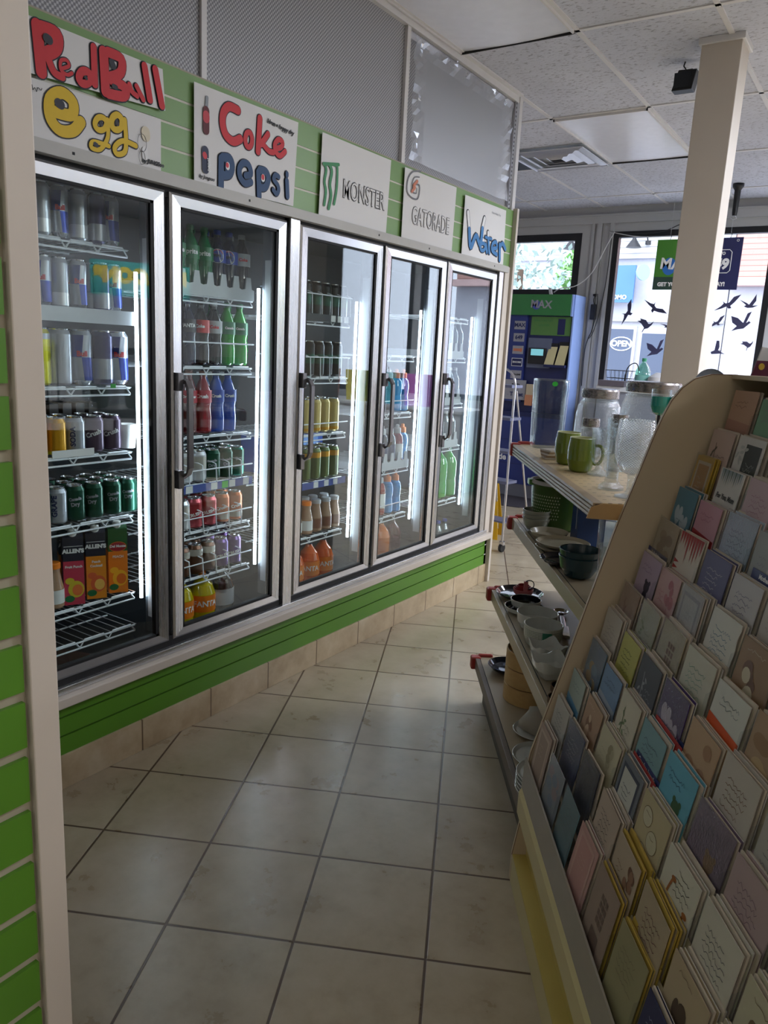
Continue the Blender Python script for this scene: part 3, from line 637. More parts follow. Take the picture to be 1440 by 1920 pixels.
row('e', 0, .856, [1.395, 1.468, 1.538, 1.61, 1.685, 1.755], ['grn', 'grp', 'grn', 'grn', 'grn', 'grn'], 3, nm='fifth shelf')
row('a', 1, 1.648, [1.92, 1.985, 2.055, 2.125, 2.19, 2.255, 2.32], ['spr', 'spr', 'spr', 'spr', 'pep', 'pep', 'dit'], 2, nm='top shelf')
row('b', 1, 1.382, [1.97, 2.038, 2.105, 2.173, 2.242, 2.315], ['fan', 'fan', 'cok', 'dit', 'gng', 'gng'], 2, nm='second shelf')
row('c', 1, 1.117, [1.97, 2.042, 2.114, 2.185, 2.25], ['drp', 'drp', 'crr', 'blu', 'blu'], 2, nm='third shelf')
row('d', 1, .928, [1.95, 2.02, 2.09, 2.163, 2.234, 2.305], ['sil', 'sil', 'sil', 'grn', 'grn', 'teal'], 2, nm='fourth shelf')
row('e', 1, .74, [1.93, 2.0, 2.071, 2.146, 2.222, 2.296], ['sil', 'sil', 'red', 'red', 'org', 'org'], 2, nm='fifth shelf')
row('f', 1, .55, [1.93, 2.0, 2.069, 2.14, 2.216, 2.29], ['sod', 'brn', 'brn', 'brn', 'lil', 'lil'], 2, nm='sixth shelf')
row('g', 1, .2365, [2.005, 2.122, 2.235], ['fa2', 'fa2', 'dk2'], 1, nm='cooler floor', x=-2.275)
row('a', 2, 1.601, [2.72, 2.79, 2.861, 2.925, 2.99], ['blk']*5, 2, nm='top shelf')
row('b', 2, 1.34, [2.75, 2.82, 2.89, 2.96], ['blk']*4, 2, nm='second shelf')
row('c', 2, 1.077, [2.74, 2.81, 2.88, 2.95], ['khk']*4, 2, nm='third shelf')
row('d', 2, .854, [2.68, 2.75, 2.82, 2.89, 2.965], ['oli']*5, 2, nm='fourth shelf')
row('e', 2, .59, [2.70, 2.775, 2.85, 2.923, 2.993], ['cow', 'cow', 'cof', 'cof', 'cof'], 2, nm='fifth shelf')
row('g', 2, .2365, [2.70, 2.82, 2.935], ['fo2']*3, 1, nm='cooler floor', x=-2.275)
row('b', 3, 1.149, [3.36, 3.435, 3.508, 3.58], ['spd', 'spd', 'spb', 'spb'], 1, .078, nm='second shelf')
row('c', 3, .85, [3.40, 3.47, 3.545, 3.605], ['spd', 'spd', 'spr2', 'spb'], 1, .078, nm='third shelf')
row('d', 3, .586, [3.40, 3.475, 3.55], ['spr2', 'spb', 'spb'], 1, .078, nm='fourth shelf')
row('g', 3, .2365, [3.34, 3.456, 3.572], ['oj', 'oj', 'fp'], 1, nm='cooler floor', x=-2.275)
row('b', 4, 1.452, [4.05, 4.115, 4.18], ['wat']*3, 1, nm='second shelf')
row('c', 4, 1.181, [4.03, 4.10, 4.165], ['wat']*3, 1, nm='third shelf')
row('d', 4, .922, [4.08, 4.15], ['wat']*2, 1, nm='fourth shelf')
row('e', 4, .588, [3.955, 4.07, 4.184], ['gr2', 'gr2', 'gr2'], 1, nm='fifth shelf', x=-2.275)
row('g', 4, .2365, [3.99, 4.08, 4.165], ['watb']*3, 1, nm='cooler floor')
# juice cartons
def carton(y, cols, brand, flav, label, top=(30, 32, 50)):
    t = thing('juice_carton', label, 'carton', (-2.262, y, .5655), rad(62), 'juice cartons behind the nearest cooler door'); s = .033
    ct = pm('carton top %s' % label[:8], top, .4); cl = pm('carton lower %s' % label[:8], cols[0], .4); cf = pm('carton fruit %s' % label[:8], cols[1], .45); cg = pm('carton fruit core %s' % label[:8], cols[2], .45)
    b = MB(); b.box(-s, s, -s, s, 0, .155, cl); b.box(-s, s, -s, s, .155, .238, ct)
    b.add([(-s, -s, .238), (s, -s, .238), (s, s, .238), (-s, s, .238), (-s, -s*.3, .245), (s, -s*.3, .252), (s, s*.3, .252), (-s, s*.3, .245)], [(0, 1, 5, 4), (1, 2, 6, 5), (2, 3, 7, 6), (3, 0, 4, 7), (4, 5, 6, 7)], ct)
    b.blob(.006, .055, .026, .030, -s-.0006, cf, 20); b.blob(.010, .052, .017, .020, -s-.001, cg, 18); b.blob(-.016, .022, .016, .012, -s-.0012, LAB['green'], 12); b.blob(-.014, .085, .015, .012, -s-.0005, cf, 12)
    if brand == 'Del Monte': b.blob(0, .172, .030, .019, -s-.0006, LAB['orange'], 18); b.blob(0, .172, .028, .0165, -s-.001, LAB['crimson'], 18); b.text(brand, .0125, 0, .174, -s-.0015, MT['white'], bold=.0006)
    else: b.text(brand, .019, 0, .190, -s-.0008, MT['white'], bold=.0012); b.box(-.03, .03, -s-.0007, -s, .206, .2075, MT['white'])
    for k, f in enumerate(flav): b.text(f, .012, 0, .135-k*.015, -s-.0008, MT['white'], bold=.0004)
    b.build('carton_body', t)
    b = MB(); b.lathe([(.0145, .236), (.0145, .262), (.012, .264)], LAB['white'], 14, (0, -.016)); b.build('carton_cap', t); return t
carton(1.519, [(196, 58, 84), (214, 190, 50), (232, 120, 60)], "ALLEN'S", ['Fruit Punch'], 'pink fruit punch carton with black top and white cap, behind the nearest cooler door')
carton(1.607, [(226, 140, 30), (214, 96, 50), (240, 190, 90)], "ALLEN'S", ['Peach', 'Cocktail'], 'golden peach cocktail carton with black top, middle one of the three front cartons')
carton(1.698, [(232, 128, 26), (244, 186, 40), (226, 110, 30)], 'Del Monte', ['PEACH'], 'orange peach carton with dark green top, nearest the light tube', (34, 92, 44))
for k, (y, c) in enumerate(((1.56, (226, 140, 30)), (1.65, (232, 128, 26)))):
    t = carton(y, [c, (214, 96, 50), (240, 190, 90)], "ALLEN'S", [], 'dark topped juice carton in the row behind the %s carton' % ('pink and golden' if k == 0 else 'orange peach'), (34, 44, 50)); t.location.x = -2.345
item('cow', None, BN, -2.262, 1.445, .5655, 'pale bottle with brown cap beside the pink carton, behind the nearest cooler door', 'bottle', 'bottles behind the nearest cooler door')
# things lying in the cooler
b = MB(); b.box(-.10, .10, -.07, .07, 0, .05, pm('meat pack brown', (110, 62, 50), .5)); b.box(-.09, .09, -.06, .06, .05, .056, M_cello)
for k, (x, y, r) in enumerate(((-2.36, 1.34, .2), (-2.34, 1.50, .9), (-2.45, 1.58, .3))):
    q = MB(); q.v = list(b.v); q.f = list(b.f); q.fm = list(b.fm); q.fs = list(b.fs); q.mats = list(b.mats)
    o = q.build('food_pack', None, (x, y, .2365)); o.rotation_euler = (0, 0, r); tag(o, 'brown wrapped food pack on the cooler floor, %s from the near end' % ORD[k], 'package', 'wrapped packs on the cooler floor')
b = MB(); b.lathe([(.028, 0), (.036, .085)], LAB['white'], 18, cap=False); b.lathe([(.001, .001), (.028, 0)], LAB['white'], 18, cap=False); o = b.build('paper_cup', None, (-2.262, 1.755, 1.0865)); tag(o, 'white cup beside the purple cans on the fourth shelf, nearest door', 'cup')
b = MB(); b.box(-.09, .09, -.09, .09, 0, .14, pm('gold carton', (150, 128, 50), .4)); b.box(.0905, .0915, -.07, .05, .02, .11, M_tag)
b.add([(.092, y, z) for y, z in ((.03, .06), (.03, .09), (-.03, .09), (-.03, .06))], [(0, 1, 2, 3)], M_tag)
o = b.build('drink_case', None, (-2.50, 2.90, 1.3405)); tag(o, 'gold drinks case on the second shelf behind the black cans, middle door', 'box')
b = MB(); b.box(-.08, .08, -.22, .22, 0, .18, pm('blue case', (38, 82, 170), .4)); b.box(.08, .0808, -.18, .18, .10, .16, pm('blue case pale', (110, 150, 210), .4))
o = b.build('drink_case', None, (-2.55, 2.93, .8545)); tag(o, 'blue drinks case behind the green tea cans, middle door', 'box')
# ================================================================ HAND-DRAWN POSTERS ABOVE THE COOLER
INK = {n: pm('marker '+n, c, .6, var=.05, scale=60) for n, c in dict(red=(196, 36, 44), red2=(190, 60, 70), blue=(30, 66, 106), grey=(140, 146, 152), maroon=(92, 24, 30), navy=(34, 42, 70), lightred=(200, 56, 66), white=(224, 224, 224), dark=(44, 44, 52), yellow=(214, 178, 16), cream=(214, 204, 180), black=(20, 20, 22), green=(60, 136, 88), pencil=(110, 110, 116), orange=(196, 120, 92), sky=(52, 120, 178), ink=(26, 28, 40)).items()}
STROKES = {
 'cola': [
  ('red',0.031,[(0.2,0.268),(0.158,0.269),(0.132,0.243),(0.128,0.206),(0.144,0.174),(0.179,0.162),(0.213,0.178)]),
  ('red',0.0212,[(0.273,0.19),(0.271,0.176),(0.265,0.166),(0.256,0.161),(0.247,0.162),(0.241,0.17),(0.238,0.181),(0.24,0.194),(0.246,0.205),(0.255,0.21),(0.264,0.209),(0.27,0.201),(0.273,0.19)]),
  ('red',0.0273,[(0.312,0.27),(0.305,0.157)]),
  ('red',0.0234,[(0.32,0.185),(0.356,0.228)]),
  ('red',0.0223,[(0.324,0.192),(0.36,0.172),(0.386,0.172)]),
  ('red',0.0214,[(0.395,0.187),(0.429,0.2),(0.436,0.219),(0.414,0.223),(0.394,0.202),(0.399,0.178),(0.423,0.168),(0.452,0.19)]),
  ('blue',0.0277,[(0.121,0.095),(0.12,0.002)]),
  ('blue',0.0303,[(0.129,0.099),(0.16,0.102),(0.172,0.079),(0.16,0.05),(0.129,0.04)]),
  ('blue',0.0231,[(0.148,0.08),(0.148,0.066)]),
  ('blue',0.0248,[(0.242,0.062),(0.267,0.074),(0.256,0.1),(0.229,0.102),(0.21,0.081),(0.213,0.052),(0.238,0.035),(0.269,0.046)]),
  ('blue',0.0267,[(0.307,0.088),(0.313,0.005)]),
  ('blue',0.0281,[(0.315,0.097),(0.348,0.096),(0.36,0.073),(0.345,0.043),(0.317,0.036)]),
  ('blue',0.0215,[(0.329,0.076),(0.33,0.065)]),
  ('blue',0.0204,[(0.417,0.093),(0.398,0.095),(0.39,0.078),(0.412,0.063),(0.418,0.045),(0.406,0.031),(0.389,0.041)]),
  ('blue',0.0237,[(0.464,0.088),(0.47,0.033)]),
  ('blue',0.0197,[(0.464,0.114),(0.464,0.108)]),
  ('grey',0.0129,[(0.055,0.269),(0.053,0.239)]),
  ('maroon',0.0285,[(0.051,0.228),(0.051,0.167)]),
  ('red2',0.0297,[(0.051,0.213),(0.051,0.204)]),
  ('navy',0.0314,[(0.047,0.102),(0.049,0.045)]),
  ('lightred',0.0188,[(0.044,0.089),(0.046,0.085)]),
  ('white',0.0204,[(0.15,0.079),(0.15,0.071)]),
  ('lightred',0.0165,[(0.148,0.079),(0.148,0.076)]),
  ('white',0.0222,[(0.33,0.075),(0.33,0.068)]),
  ('lightred',0.0179,[(0.329,0.076),(0.329,0.072)]),
 ],
 'energy': [
  ('red',0.0349,[(0.106,0.131),(0.114,0.018)]),
  ('red',0.037,[(0.12,0.129),(0.163,0.128),(0.162,0.093),(0.128,0.066)]),
  ('red',0.0225,[(0.132,0.068),(0.151,0.03),(0.177,0.024)]),
  ('red',0.0115,[(0.178,0.046),(0.199,0.059),(0.192,0.071),(0.174,0.064),(0.173,0.042),(0.192,0.034),(0.208,0.043)]),
  ('red',0.0238,[(0.269,0.049),(0.266,0.04),(0.258,0.032),(0.249,0.027),(0.239,0.026),(0.232,0.031),(0.23,0.038),(0.233,0.047),(0.24,0.056),(0.25,0.061),(0.259,0.061),(0.266,0.057),(0.269,0.049)]),
  ('red',0.0225,[(0.281,0.133),(0.282,0.035)]),
  ('red',0.0328,[(0.314,0.131),(0.318,0.026)]),
  ('red',0.03,[(0.331,0.135),(0.375,0.131),(0.373,0.094),(0.338,0.071)]),
  ('red',0.0303,[(0.342,0.062),(0.387,0.056),(0.382,0.031),(0.327,0.023)]),
  ('red',0.0173,[(0.403,0.069),(0.412,0.052),(0.431,0.045)]),
  ('red',0.0176,[(0.429,0.072),(0.453,0.041)]),
  ('red',0.0249,[(0.46,0.137),(0.479,0.048)]),
  ('red',0.0255,[(0.501,0.14),(0.526,0.043)]),
  ('dark',0.0265,[(0.133,0.107),(0.139,0.105)]),
  ('dark',0.0215,[(0.341,0.111),(0.346,0.102)]),
  ('dark',0.0151,[(0.345,0.048),(0.354,0.047)]),
  ('dark',0.0111,[(0.25,0.044),(0.253,0.042)]),
 ],
 'egg': [
  ('yellow',0.034,[(0.15,0.083),(0.202,0.088),(0.208,0.123),(0.173,0.138),(0.137,0.112),(0.135,0.065),(0.163,0.039),(0.205,0.047),(0.232,0.077)]),
  ('yellow',0.0182,[(0.319,0.094),(0.316,0.085),(0.308,0.076),(0.298,0.071),(0.288,0.071),(0.281,0.076),(0.279,0.084),(0.282,0.093),(0.289,0.102),(0.299,0.107),(0.309,0.107),(0.317,0.102),(0.319,0.094)]),
  ('yellow',0.015,[(0.323,0.106),(0.322,0.058),(0.296,0.019),(0.265,0.016),(0.272,0.034),(0.325,0.034)]),
  ('yellow',0.0204,[(0.374,0.112),(0.372,0.1),(0.364,0.091),(0.355,0.086),(0.345,0.086),(0.338,0.092),(0.336,0.102),(0.339,0.113),(0.346,0.122),(0.356,0.128),(0.365,0.127),(0.372,0.121),(0.374,0.112)]),
  ('yellow',0.0173,[(0.384,0.121),(0.387,0.07),(0.382,0.031),(0.353,0.018),(0.346,0.036),(0.376,0.06),(0.423,0.057)]),
  ('dark',0.0275,[(0.162,0.108),(0.169,0.106)]),
  ('dark',0.0132,[(0.299,0.09),(0.301,0.087)]),
  ('dark',0.0153,[(0.355,0.108),(0.357,0.103)]),
  ('dark',0.0148,[(0.277,0.028),(0.282,0.026)]),
  ('black',0.0022,[(0.083,0.133),(0.085,0.121),(0.09,0.127),(0.093,0.124),(0.096,0.119),(0.099,0.129),(0.104,0.129),(0.109,0.126),(0.112,0.132)]),
  ('cream',0.0325,[(0.462,0.106),(0.463,0.094)]),
  ('white',0.0218,[(0.458,0.052),(0.458,0.034)]),
 ],
 'claw': [
  ('green',0.0145,[(0.019,0.206),(0.031,0.186),(0.022,0.141),(0.033,0.106),(0.025,0.053)]),
  ('green',0.0162,[(0.051,0.211),(0.068,0.188),(0.058,0.138),(0.068,0.096),(0.055,0.044)]),
  ('green',0.0134,[(0.083,0.218),(0.103,0.212),(0.105,0.147),(0.1,0.107),(0.09,0.067)]),
  ('green',0.0131,[(0.011,0.206),(0.112,0.224)]),
 ],
 'sport': [
  ('pencil',0.0075,[(0.138,0.325),(0.069,0.31),(0.029,0.271),(0.026,0.215),(0.069,0.194),(0.126,0.201),(0.133,0.26),(0.075,0.252)]),
  ('pencil',0.0056,[(0.128,0.297),(0.084,0.287),(0.065,0.253),(0.071,0.223),(0.107,0.22),(0.11,0.243)]),
  ('orange',0.015,[(0.111,0.275),(0.076,0.246),(0.095,0.246),(0.068,0.222)]),
 ],
 'water': [
  ('white',0.0276,[(0.039,0.226),(0.068,0.145)]),
  ('white',0.0292,[(0.238,0.226),(0.217,0.167)]),
  ('white',0.027,[(0.229,0.109),(0.241,0.11)]),
  ('white',0.025,[(0.294,0.16),(0.302,0.119)]),
  ('sky',0.031,[(0.065,0.145),(0.095,0.055),(0.148,0.124),(0.207,0.083),(0.22,0.171)]),
  ('sky',0.0222,[(0.269,0.08),(0.266,0.07),(0.256,0.061),(0.241,0.057),(0.225,0.057),(0.213,0.063),(0.207,0.072),(0.209,0.082),(0.219,0.09),(0.234,0.095),(0.25,0.095),(0.263,0.089),(0.269,0.08)]),
  ('sky',0.025,[(0.276,0.092),(0.295,0.056)]),
  ('sky',0.0252,[(0.3,0.126),(0.325,0.057)]),
  ('sky',0.0175,[(0.263,0.132),(0.341,0.132)]),
  ('sky',0.0233,[(0.375,0.086),(0.417,0.095),(0.402,0.123),(0.358,0.109),(0.359,0.072),(0.424,0.057)]),
  ('sky',0.0291,[(0.451,0.116),(0.466,0.034)]),
  ('sky',0.0266,[(0.454,0.1),(0.487,0.127),(0.531,0.102)]),
 ],
}

PLX = -2.0755
def poster(key, y0, z0, corners, label, cat, outline=.0035, out='ink', nooutline=(), curl=.004):
    """corners: sheet outline in local (along, up) metres"""
    t = thing('poster', label, cat, (PLX, y0, z0), WR, 'hand drawn posters above the cooler')
    b = MB(); n = 12; vs = []; fs = []
    (ax, az), (bx, bz), (cx, cz), (dx, dz) = corners       # bl, br, tr, tl
    for j in range(n+1):
        for i in range(n+1):
            u, v = i/n, j/n; x = (ax*(1-u)+bx*u)*(1-v)+(dx*(1-u)+cx*u)*v; z = (az*(1-u)+bz*u)*(1-v)+(dz*(1-u)+cz*u)*v
            vs.append((x, 0, z))
    fs = [(j*(n+1)+i, j*(n+1)+i+1, (j+1)*(n+1)+i+1, (j+1)*(n+1)+i) for j in range(n) for i in range(n)]
    b.add(vs, fs, M_paper); o = b.build('sheet', t); sm = o.modifiers.new('thick', 'SOLIDIFY'); sm.thickness = .0012; sm.offset = -1
    L0 = STROKES[key]; DR = {'cola': {16: 'drawn_bottle', 17: 'drawn_bottle', 18: 'drawn_bottle', 19: 'drawn_can', 20: 'drawn_can'}, 'claw': dict.fromkeys(range(9), 'claw_mark'), 'sport': dict.fromkeys(range(9), 'drawn_badge'), 'egg': {len(STROKES['egg'])-2: 'drawn_egg', len(STROKES['egg'])-1: 'drawn_eggs'}}.get(key, {})
    L = [q for i, q in enumerate(L0) if i not in DR]; extra = {}
    for i, nm in DR.items():
        if i < len(L0): extra.setdefault(nm, []).append(L0[i])
    for nm, qs in extra.items():
        eb = MB(); dd = -.0030
        for c, w, p in qs: dd -= .0003; eb.stroke(p, w, dd, INK[c])
        eb.build(nm.replace('eggs', 'egg'), t)
    b = MB()
    for c, w, p in L:
        if c in ('red', 'blue', 'yellow', 'sky', 'white', 'green') and c not in nooutline: b.stroke(p, w+outline*2-.002, -.0012, INK[out])
    d = -.0024
    for c, w, p in L:
        d -= .0002
        b.stroke(p, max(.002, w-.002), d, INK[c])
    return t, b
RED = 'big red bubble letters poster, partly over the yellow lettered one, nearest the partition'
t, b = poster('energy', 1.24, 2.15, [(0, .002), (.543, .033), (.534, .151), (0, .147)], RED, 'poster'); b.build('lettering', t)
t, b = poster('egg', 1.24, 1.995, [(0, 0), (.523, .004), (.525, .159), (0, .15)], 'poster with yellow bubble letters and two small drawn eggs, nearest the partition', 'poster')
b.text('by JUNGSoo', .016, .49, .022, -.003, INK['black'], bold=.0012, shear=.2)
for cx, cz, rx, rz in ((.447+.0, .071, .017, .026), (.446, .028, .012, .02)):
    b.tube([(cx+rx*math.cos(a), -.004, cz+rz*math.sin(a)) for a in [k*PI/9 for k in range(18)]], .0007, INK['pencil'], 4, True)
b.build('lettering', t)
t, b = poster('cola', 1.903, 2.0, [(0, -.004), (.51, .004), (.529, .311), (.001, .303)], 'white poster with red and blue bubble drink names, a drawn bottle and can', 'poster')
b.text('Have a happy day', .021, .425, .268, -.003, INK['black'], bold=.0012, shear=.25, rot=-.06); b.text('by Jungsoo', .016, .055, .018, -.003, INK['black'], bold=.0006, shear=.25)
b.build('lettering', t); b = MB(); b.text('pepsi', .020, .060, .060, -.006, INK['white'], rot=PI/2, bold=.0006); b.build('can_lettering', t)
t, b = poster('claw', 2.578, 1.99, [(-.006, .001), (.49, .002), (.505, .325), (.003, .323)], 'white poster with a green claw mark and thin pencil outlined name', 'poster', .0012)
def outlined(b, s, size, x, z, mo, mi, sx=1, w=.004, y=-.0026): b.text(s, size, x, z, y, mo, bold=w*.5, sx=sx); b.text(s, size, x, z, y-.0008, mi, bold=-w*.12, sx=sx)
outlined(b, 'MONSTER', .105, .305, .135, INK['dark'], M_paper, .66, .005); b.build('lettering', t)
t, b = poster('sport', 3.2, 1.995, [(0, .005), (.497, .0), (.506, .322), (.002, .317)], 'white poster with a pencil outlined G badge over a faint outlined name', 'poster')
outlined(b, 'GATORADE', .115, .265, .115, INK['pencil'], M_paper, .60, .005); b.build('lettering', t)
t, b = poster('water', 3.806, 1.99, [(.0, 0), (.525, .012), (.511, .315), (.0, .31)], 'white poster with blue filled water letters at the far end of the row', 'poster', .0055)
b.build('lettering', t); b = MB(); b.text('Have a happy Day', .016, .38, .275, -.003, INK['pencil'], shear=.25); b.build('small_lettering', t)
# clear film taped over the third diffuser sheet
t = thing('plastic_film', 'creased clear plastic film taped over the last grey wall panel below the ceiling', 'plastic film', (-2.096, 3.25, 2.36), WR)
rd = random.Random(4); n = 26; m = 16; vs = []
for j in range(m+1):
    for i in range(n+1):
        u, v = i/n, j/m; e = max(0, 1-min(u, 1-u, 1-v)*9)
        vs.append((u*1.07+rd.uniform(-.004, .004)*e, -.006-rd.uniform(0, .014)*e, v*.525+rd.uniform(-.004, .004)*e))
b = MB(); b.add(vs, [(j*(n+1)+i, j*(n+1)+i+1, (j+1)*(n+1)+i+1, (j+1)*(n+1)+i) for j in range(m) for i in range(n)], thin_glass('plastic film', (.92, .92, .92), .12, .5, .35, .35), False); b.build('film_sheet', t)
b = MB()
for x, z, s in ((.03, .50, .05), (.02, .12, .09), (.03, .3, .04), (.36, .53, .03), (.78, .52, .03), (.93, .51, .03), (1.0, .42, .04)):
    vs = [(x+rd.uniform(-.02, .02), -.022-rd.random()*.01, z-s*k/4) for k in range(5)]+[(x+.022+rd.uniform(-.01, .01), -.012-rd.random()*.02, z-s*k/4) for k in range(5)]
    b.add(vs, [(k, k+1, k+6, k+5) for k in range(4)], thin_glass('tape', (.92, .92, .94), .25, .9, .12, .4))
b.build('tape', t)
# ================================================================ CEILING FITTINGS
def lens_panel(x0, y0, lb, sag):
    t = thing('ceiling_light', lb, 'ceiling light', (x0+.305, y0+.61, CH-.012), 0, 'ceiling light panels in the grid'); b = MB(); n = 12; vs = []
    for j in range(n+1):
        for i in range(7):
            u, v = i/6, j/n; vs.append((-.292+u*.584, -.597+v*1.194, .004-sag*math.sin(PI*u)*(.35+.65*math.sin(PI*v))))
    b.add(vs, [(j*7+i, (j+1)*7+i, (j+1)*7+i+1, j*7+i+1) for j in range(n) for i in range(6)], M_lensc, True); b.build('lens', t)
    b = MB()
    for x in (-.296, .288): b.box(x, x+.008, -.6, .6, -.008, .006, M_tbar)
    for y in (-.6, .592): b.box(-.296, .296, y, y+.008, -.008, .006, M_gap if y > 0 else M_tbar)
    b.build('light_frame', t)
lens_panel(-2.10, 2.481, 'large sagging diffuser of the ceiling light right above the cooler posters', .022)
lens_panel(-2.10, 4.919, 'pale ceiling light panel beside the square air vent', .012)
t = thing('ceiling_vent', 'square metal ceiling air vent with nested louvre rings', 'air vent', (-2.405, 5.83, CH-.004))
b = MB(); b.box(-.295, .295, -.295, .295, -.002, .002, M_grey); b.build('vent_back', t)
b = MB(); M_louv = pm('louvre metal', (216, 218, 226), .25, .6)
for k, s in enumerate((.29, .22, .155, .09)):
    z0, z1 = -.004-.012*(3-k)*.4, -.030
    o = [(-s, -s), (s, -s), (s, s), (-s, s)]; q = s-.045; i_ = [(-q, -q), (q, -q), (q, q), (-q, q)]
    for a in range(4):
        c = (a+1) % 4; b.add([(*o[a], z0), (*o[c], z0), (*i_[c], z1), (*i_[a], z1)], [(0, 1, 2, 3)], M_louv)
    for a in range(4):
        c = (a+1) % 4; b.tube([(*o[a], z0-.002), (*o[c], z0-.002)], .005, M_louv, 5)
b.build('louvre', t)
b = MB(); b.box(-.295, .295, -.29, .29, -.003, .001, M_innerd); b.box(-.04, -.02, 0, .02, -.006, -.002, M_black); o = b.build('ceiling_panel', None, (-3.015, 5.83, CH-.004)); tag(o, 'dark grey ceiling panel left of the square vent, half behind the wall end', 'panel')
t = thing('camera_light', 'black box lamp hanging by a wire at the top of the column', 'lamp', (-1.135, 4.3, CH))
b = MB(); b.tube([(-.01, 0, 0), (-.015, 0, -.02), (.0, .0, -.04), (.03, 0, -.04)], .004, M_black); b.build('hanging_wire', t)
b = MB(); b.prism([(-.055, -.140), (.045, -.140), (.06, -.050), (-.03, -.045)], -.035, .035, M_black); b.build('lamp_body', t, bevel=.004)
b = MB(); b.box(-.045, .035, -.04, -.036, -.130, -.060, M_innerd); b.build('lamp_glass', t)
t = thing('ceiling_hanger', 'black hanger rod with a hook under the ceiling beside the column', 'hanger', (-1.365, 7.2, CH-.003))
b = MB(); b.lathe([(.018, -.25), (.022, -.22), (.026, -.05), (.045, -.02), (.045, 0)], M_black, 12); b.build('rod', t)
b = MB(); b.tube([(-.0, 0, -.24), (.02, 0, -.27), (-.01, 0, -.28), (-.03, 0, -.262)], .004, M_alu); b.build('hook', t)
# hanging lottery sign behind the column
M_sg = pm('sign green', (70, 132, 44), .4); M_sn = pm('sign navy', (38, 42, 88), .4); M_sb = pm('sign ball blue', (46, 110, 190), .4)
t = thing('hanging_sign', 'green and navy lottery sign hanging on wires in the window behind the column', 'sign', (-1.64, 7.3, 2.12))
b = MB(); b.box(-.355, .0, 0, .012, 0, .43, M_sg); b.box(0, .355, 0, .012, 0, .43, M_sn); b.box(-.355, 0, -.0006, 0, 0, .11, pm('sign dark green', (44, 70, 60), .4)); b.build('sign_board', t)
b = MB(); b.blob(-.23, .20, .06, .075, -.0012, M_sb, 20); b.text('MAX', .13, -.17, .215, -.002, MT['white'], bold=.004, rot=-.06)
b.text('LOTTO', .032, .175, .30, -.002, MT['white'], bold=.002); b.text('649', .115, .262, .21, -.002, MT['white'], align='R', bold=.006, shear=.1)
q = [(.04, .14), (.26, .14), (.28, .16), (.28, .31), (.26, .33), (.04, .33), (.02, .31), (.02, .16)]; b.tube([(x, -.002, z) for x, z in q], .0035, MT['white'], 5, True)
b.text('GET YOUR TICKETS TODAY!', .045, -.03, .045, -.002, MT['white'], bold=.0025, sx=.98); b.tube([(.315+.009*math.cos(a), -.002, .405+.009*math.sin(a)) for a in [k*PI/4 for k in range(8)]], .002, MT['white'], 4, True); b.build('lettering', t)
b = MB()
for x in (-.25, .25): b.tube([(x, .006, .43), (x+.01, .006, .46), (x, .006, .47)], .003, M_black, 5); b.tube([(x, .006, .47), (x, .006, CH-2.12)], .0012, M_grey, 4)
b.build('hanging_wire', t)
# bird decals on the tall window
BIRDS = {
 'soar': [(-.13, -.06), (-.06, -.01), (-.035, .02), (-.05, .045), (-.015, .02), (.02, .03), (.06, .09), (.13, .115), (.10, .07), (.07, .03), (.035, -.005), (.05, -.03), (.02, -.035), (.0, -.012), (-.05, -.035)],
 'glide': [(-.10, .06), (-.03, .03), (.0, .01), (.03, .06), (.06, .12), (.065, .05), (.035, .0), (.09, .005), (.04, -.02), (-.01, -.025), (-.05, -.01), (-.03, .005), (-.06, .03)],
 'dive': [(-.10, .03), (-.06, .035), (-.07, .06), (.0, .04), (.03, .0), (.05, .0), (.09, .03), (.07, -.01), (.03, -.05), (-.01, -.06), (-.03, -.10), (-.035, -.09), (-.015, -.045), (-.05, .0)],
 'rise': [(-.11, .07), (-.09, .0), (-.04, -.035), (-.09, -.09), (-.03, -.07), (.03, -.06), (.07, -.02), (.095, .005), (.075, .02), (.05, .0), (.09, .12), (.05, .10), (.02, .0), (-.04, .05)],
 'perch': [(-.07, -.03), (-.03, -.01), (-.02, .10), (.01, .10), (.02, .03), (.01, -.01), (.05, -.01), (.03, -.02), (.09, -.05), (.04, -.045), (.0, -.05), (-.06, -.055)]}
M_decal = pm('bird decal', (62, 60, 92), .6)
for n_, (x, z, k, s, r, lb) in enumerate(((-2.365, 1.935, 'soar', 1.0, .7, 'small gull shaped decal nearest the black window edge'), (-2.12, 2.0, 'soar', 1.0, -1.1, 'hawk shaped decal topmost on the pane before the column'), (-2.175, 1.845, 'dive', 1.0, 0, 'pigeon shaped decal with raised wings below the hawk'),
        (-1.965, 1.83, 'glide', .75, .3, 'bird decal half hidden by the column edge, near side'), (-2.055, 1.605, 'rise', .95, 0, 'dark pigeon decal just above the green water bottle'),
        (-1.45, 2.03, 'soar', 1.0, 0, 'long winged bird decal next to the column, higher one'), (-1.26, 2.03, 'glide', 1.0, 0, 'swallow shaped decal highest on the far pane'), (-1.52, 1.865, 'soar', .7, .15, 'bird decal touching the column, lower one'),
        (-1.305, 1.875, 'rise', 1.0, 0, 'largest pigeon decal with a long tail on the far pane'), (-1.48, 1.625, 'perch', .95, 0, 'dove shaped decal lowest beside the column'), (-1.225, 1.685, 'dive', .7, .3, 'small upright bird decal above the open book'))):
    b = MB(); cs, sn = math.cos(r), math.sin(r); s *= .86; b.prism([((p*cs-q*sn)*s, (p*sn+q*cs)*s) for p, q in BIRDS[k]], -.001, 0, M_decal)
    o = b.build('bird_decal', None, (x, FY+.0285, z)); tag(o, lb, 'window decal', 'bird decals on the shop window')
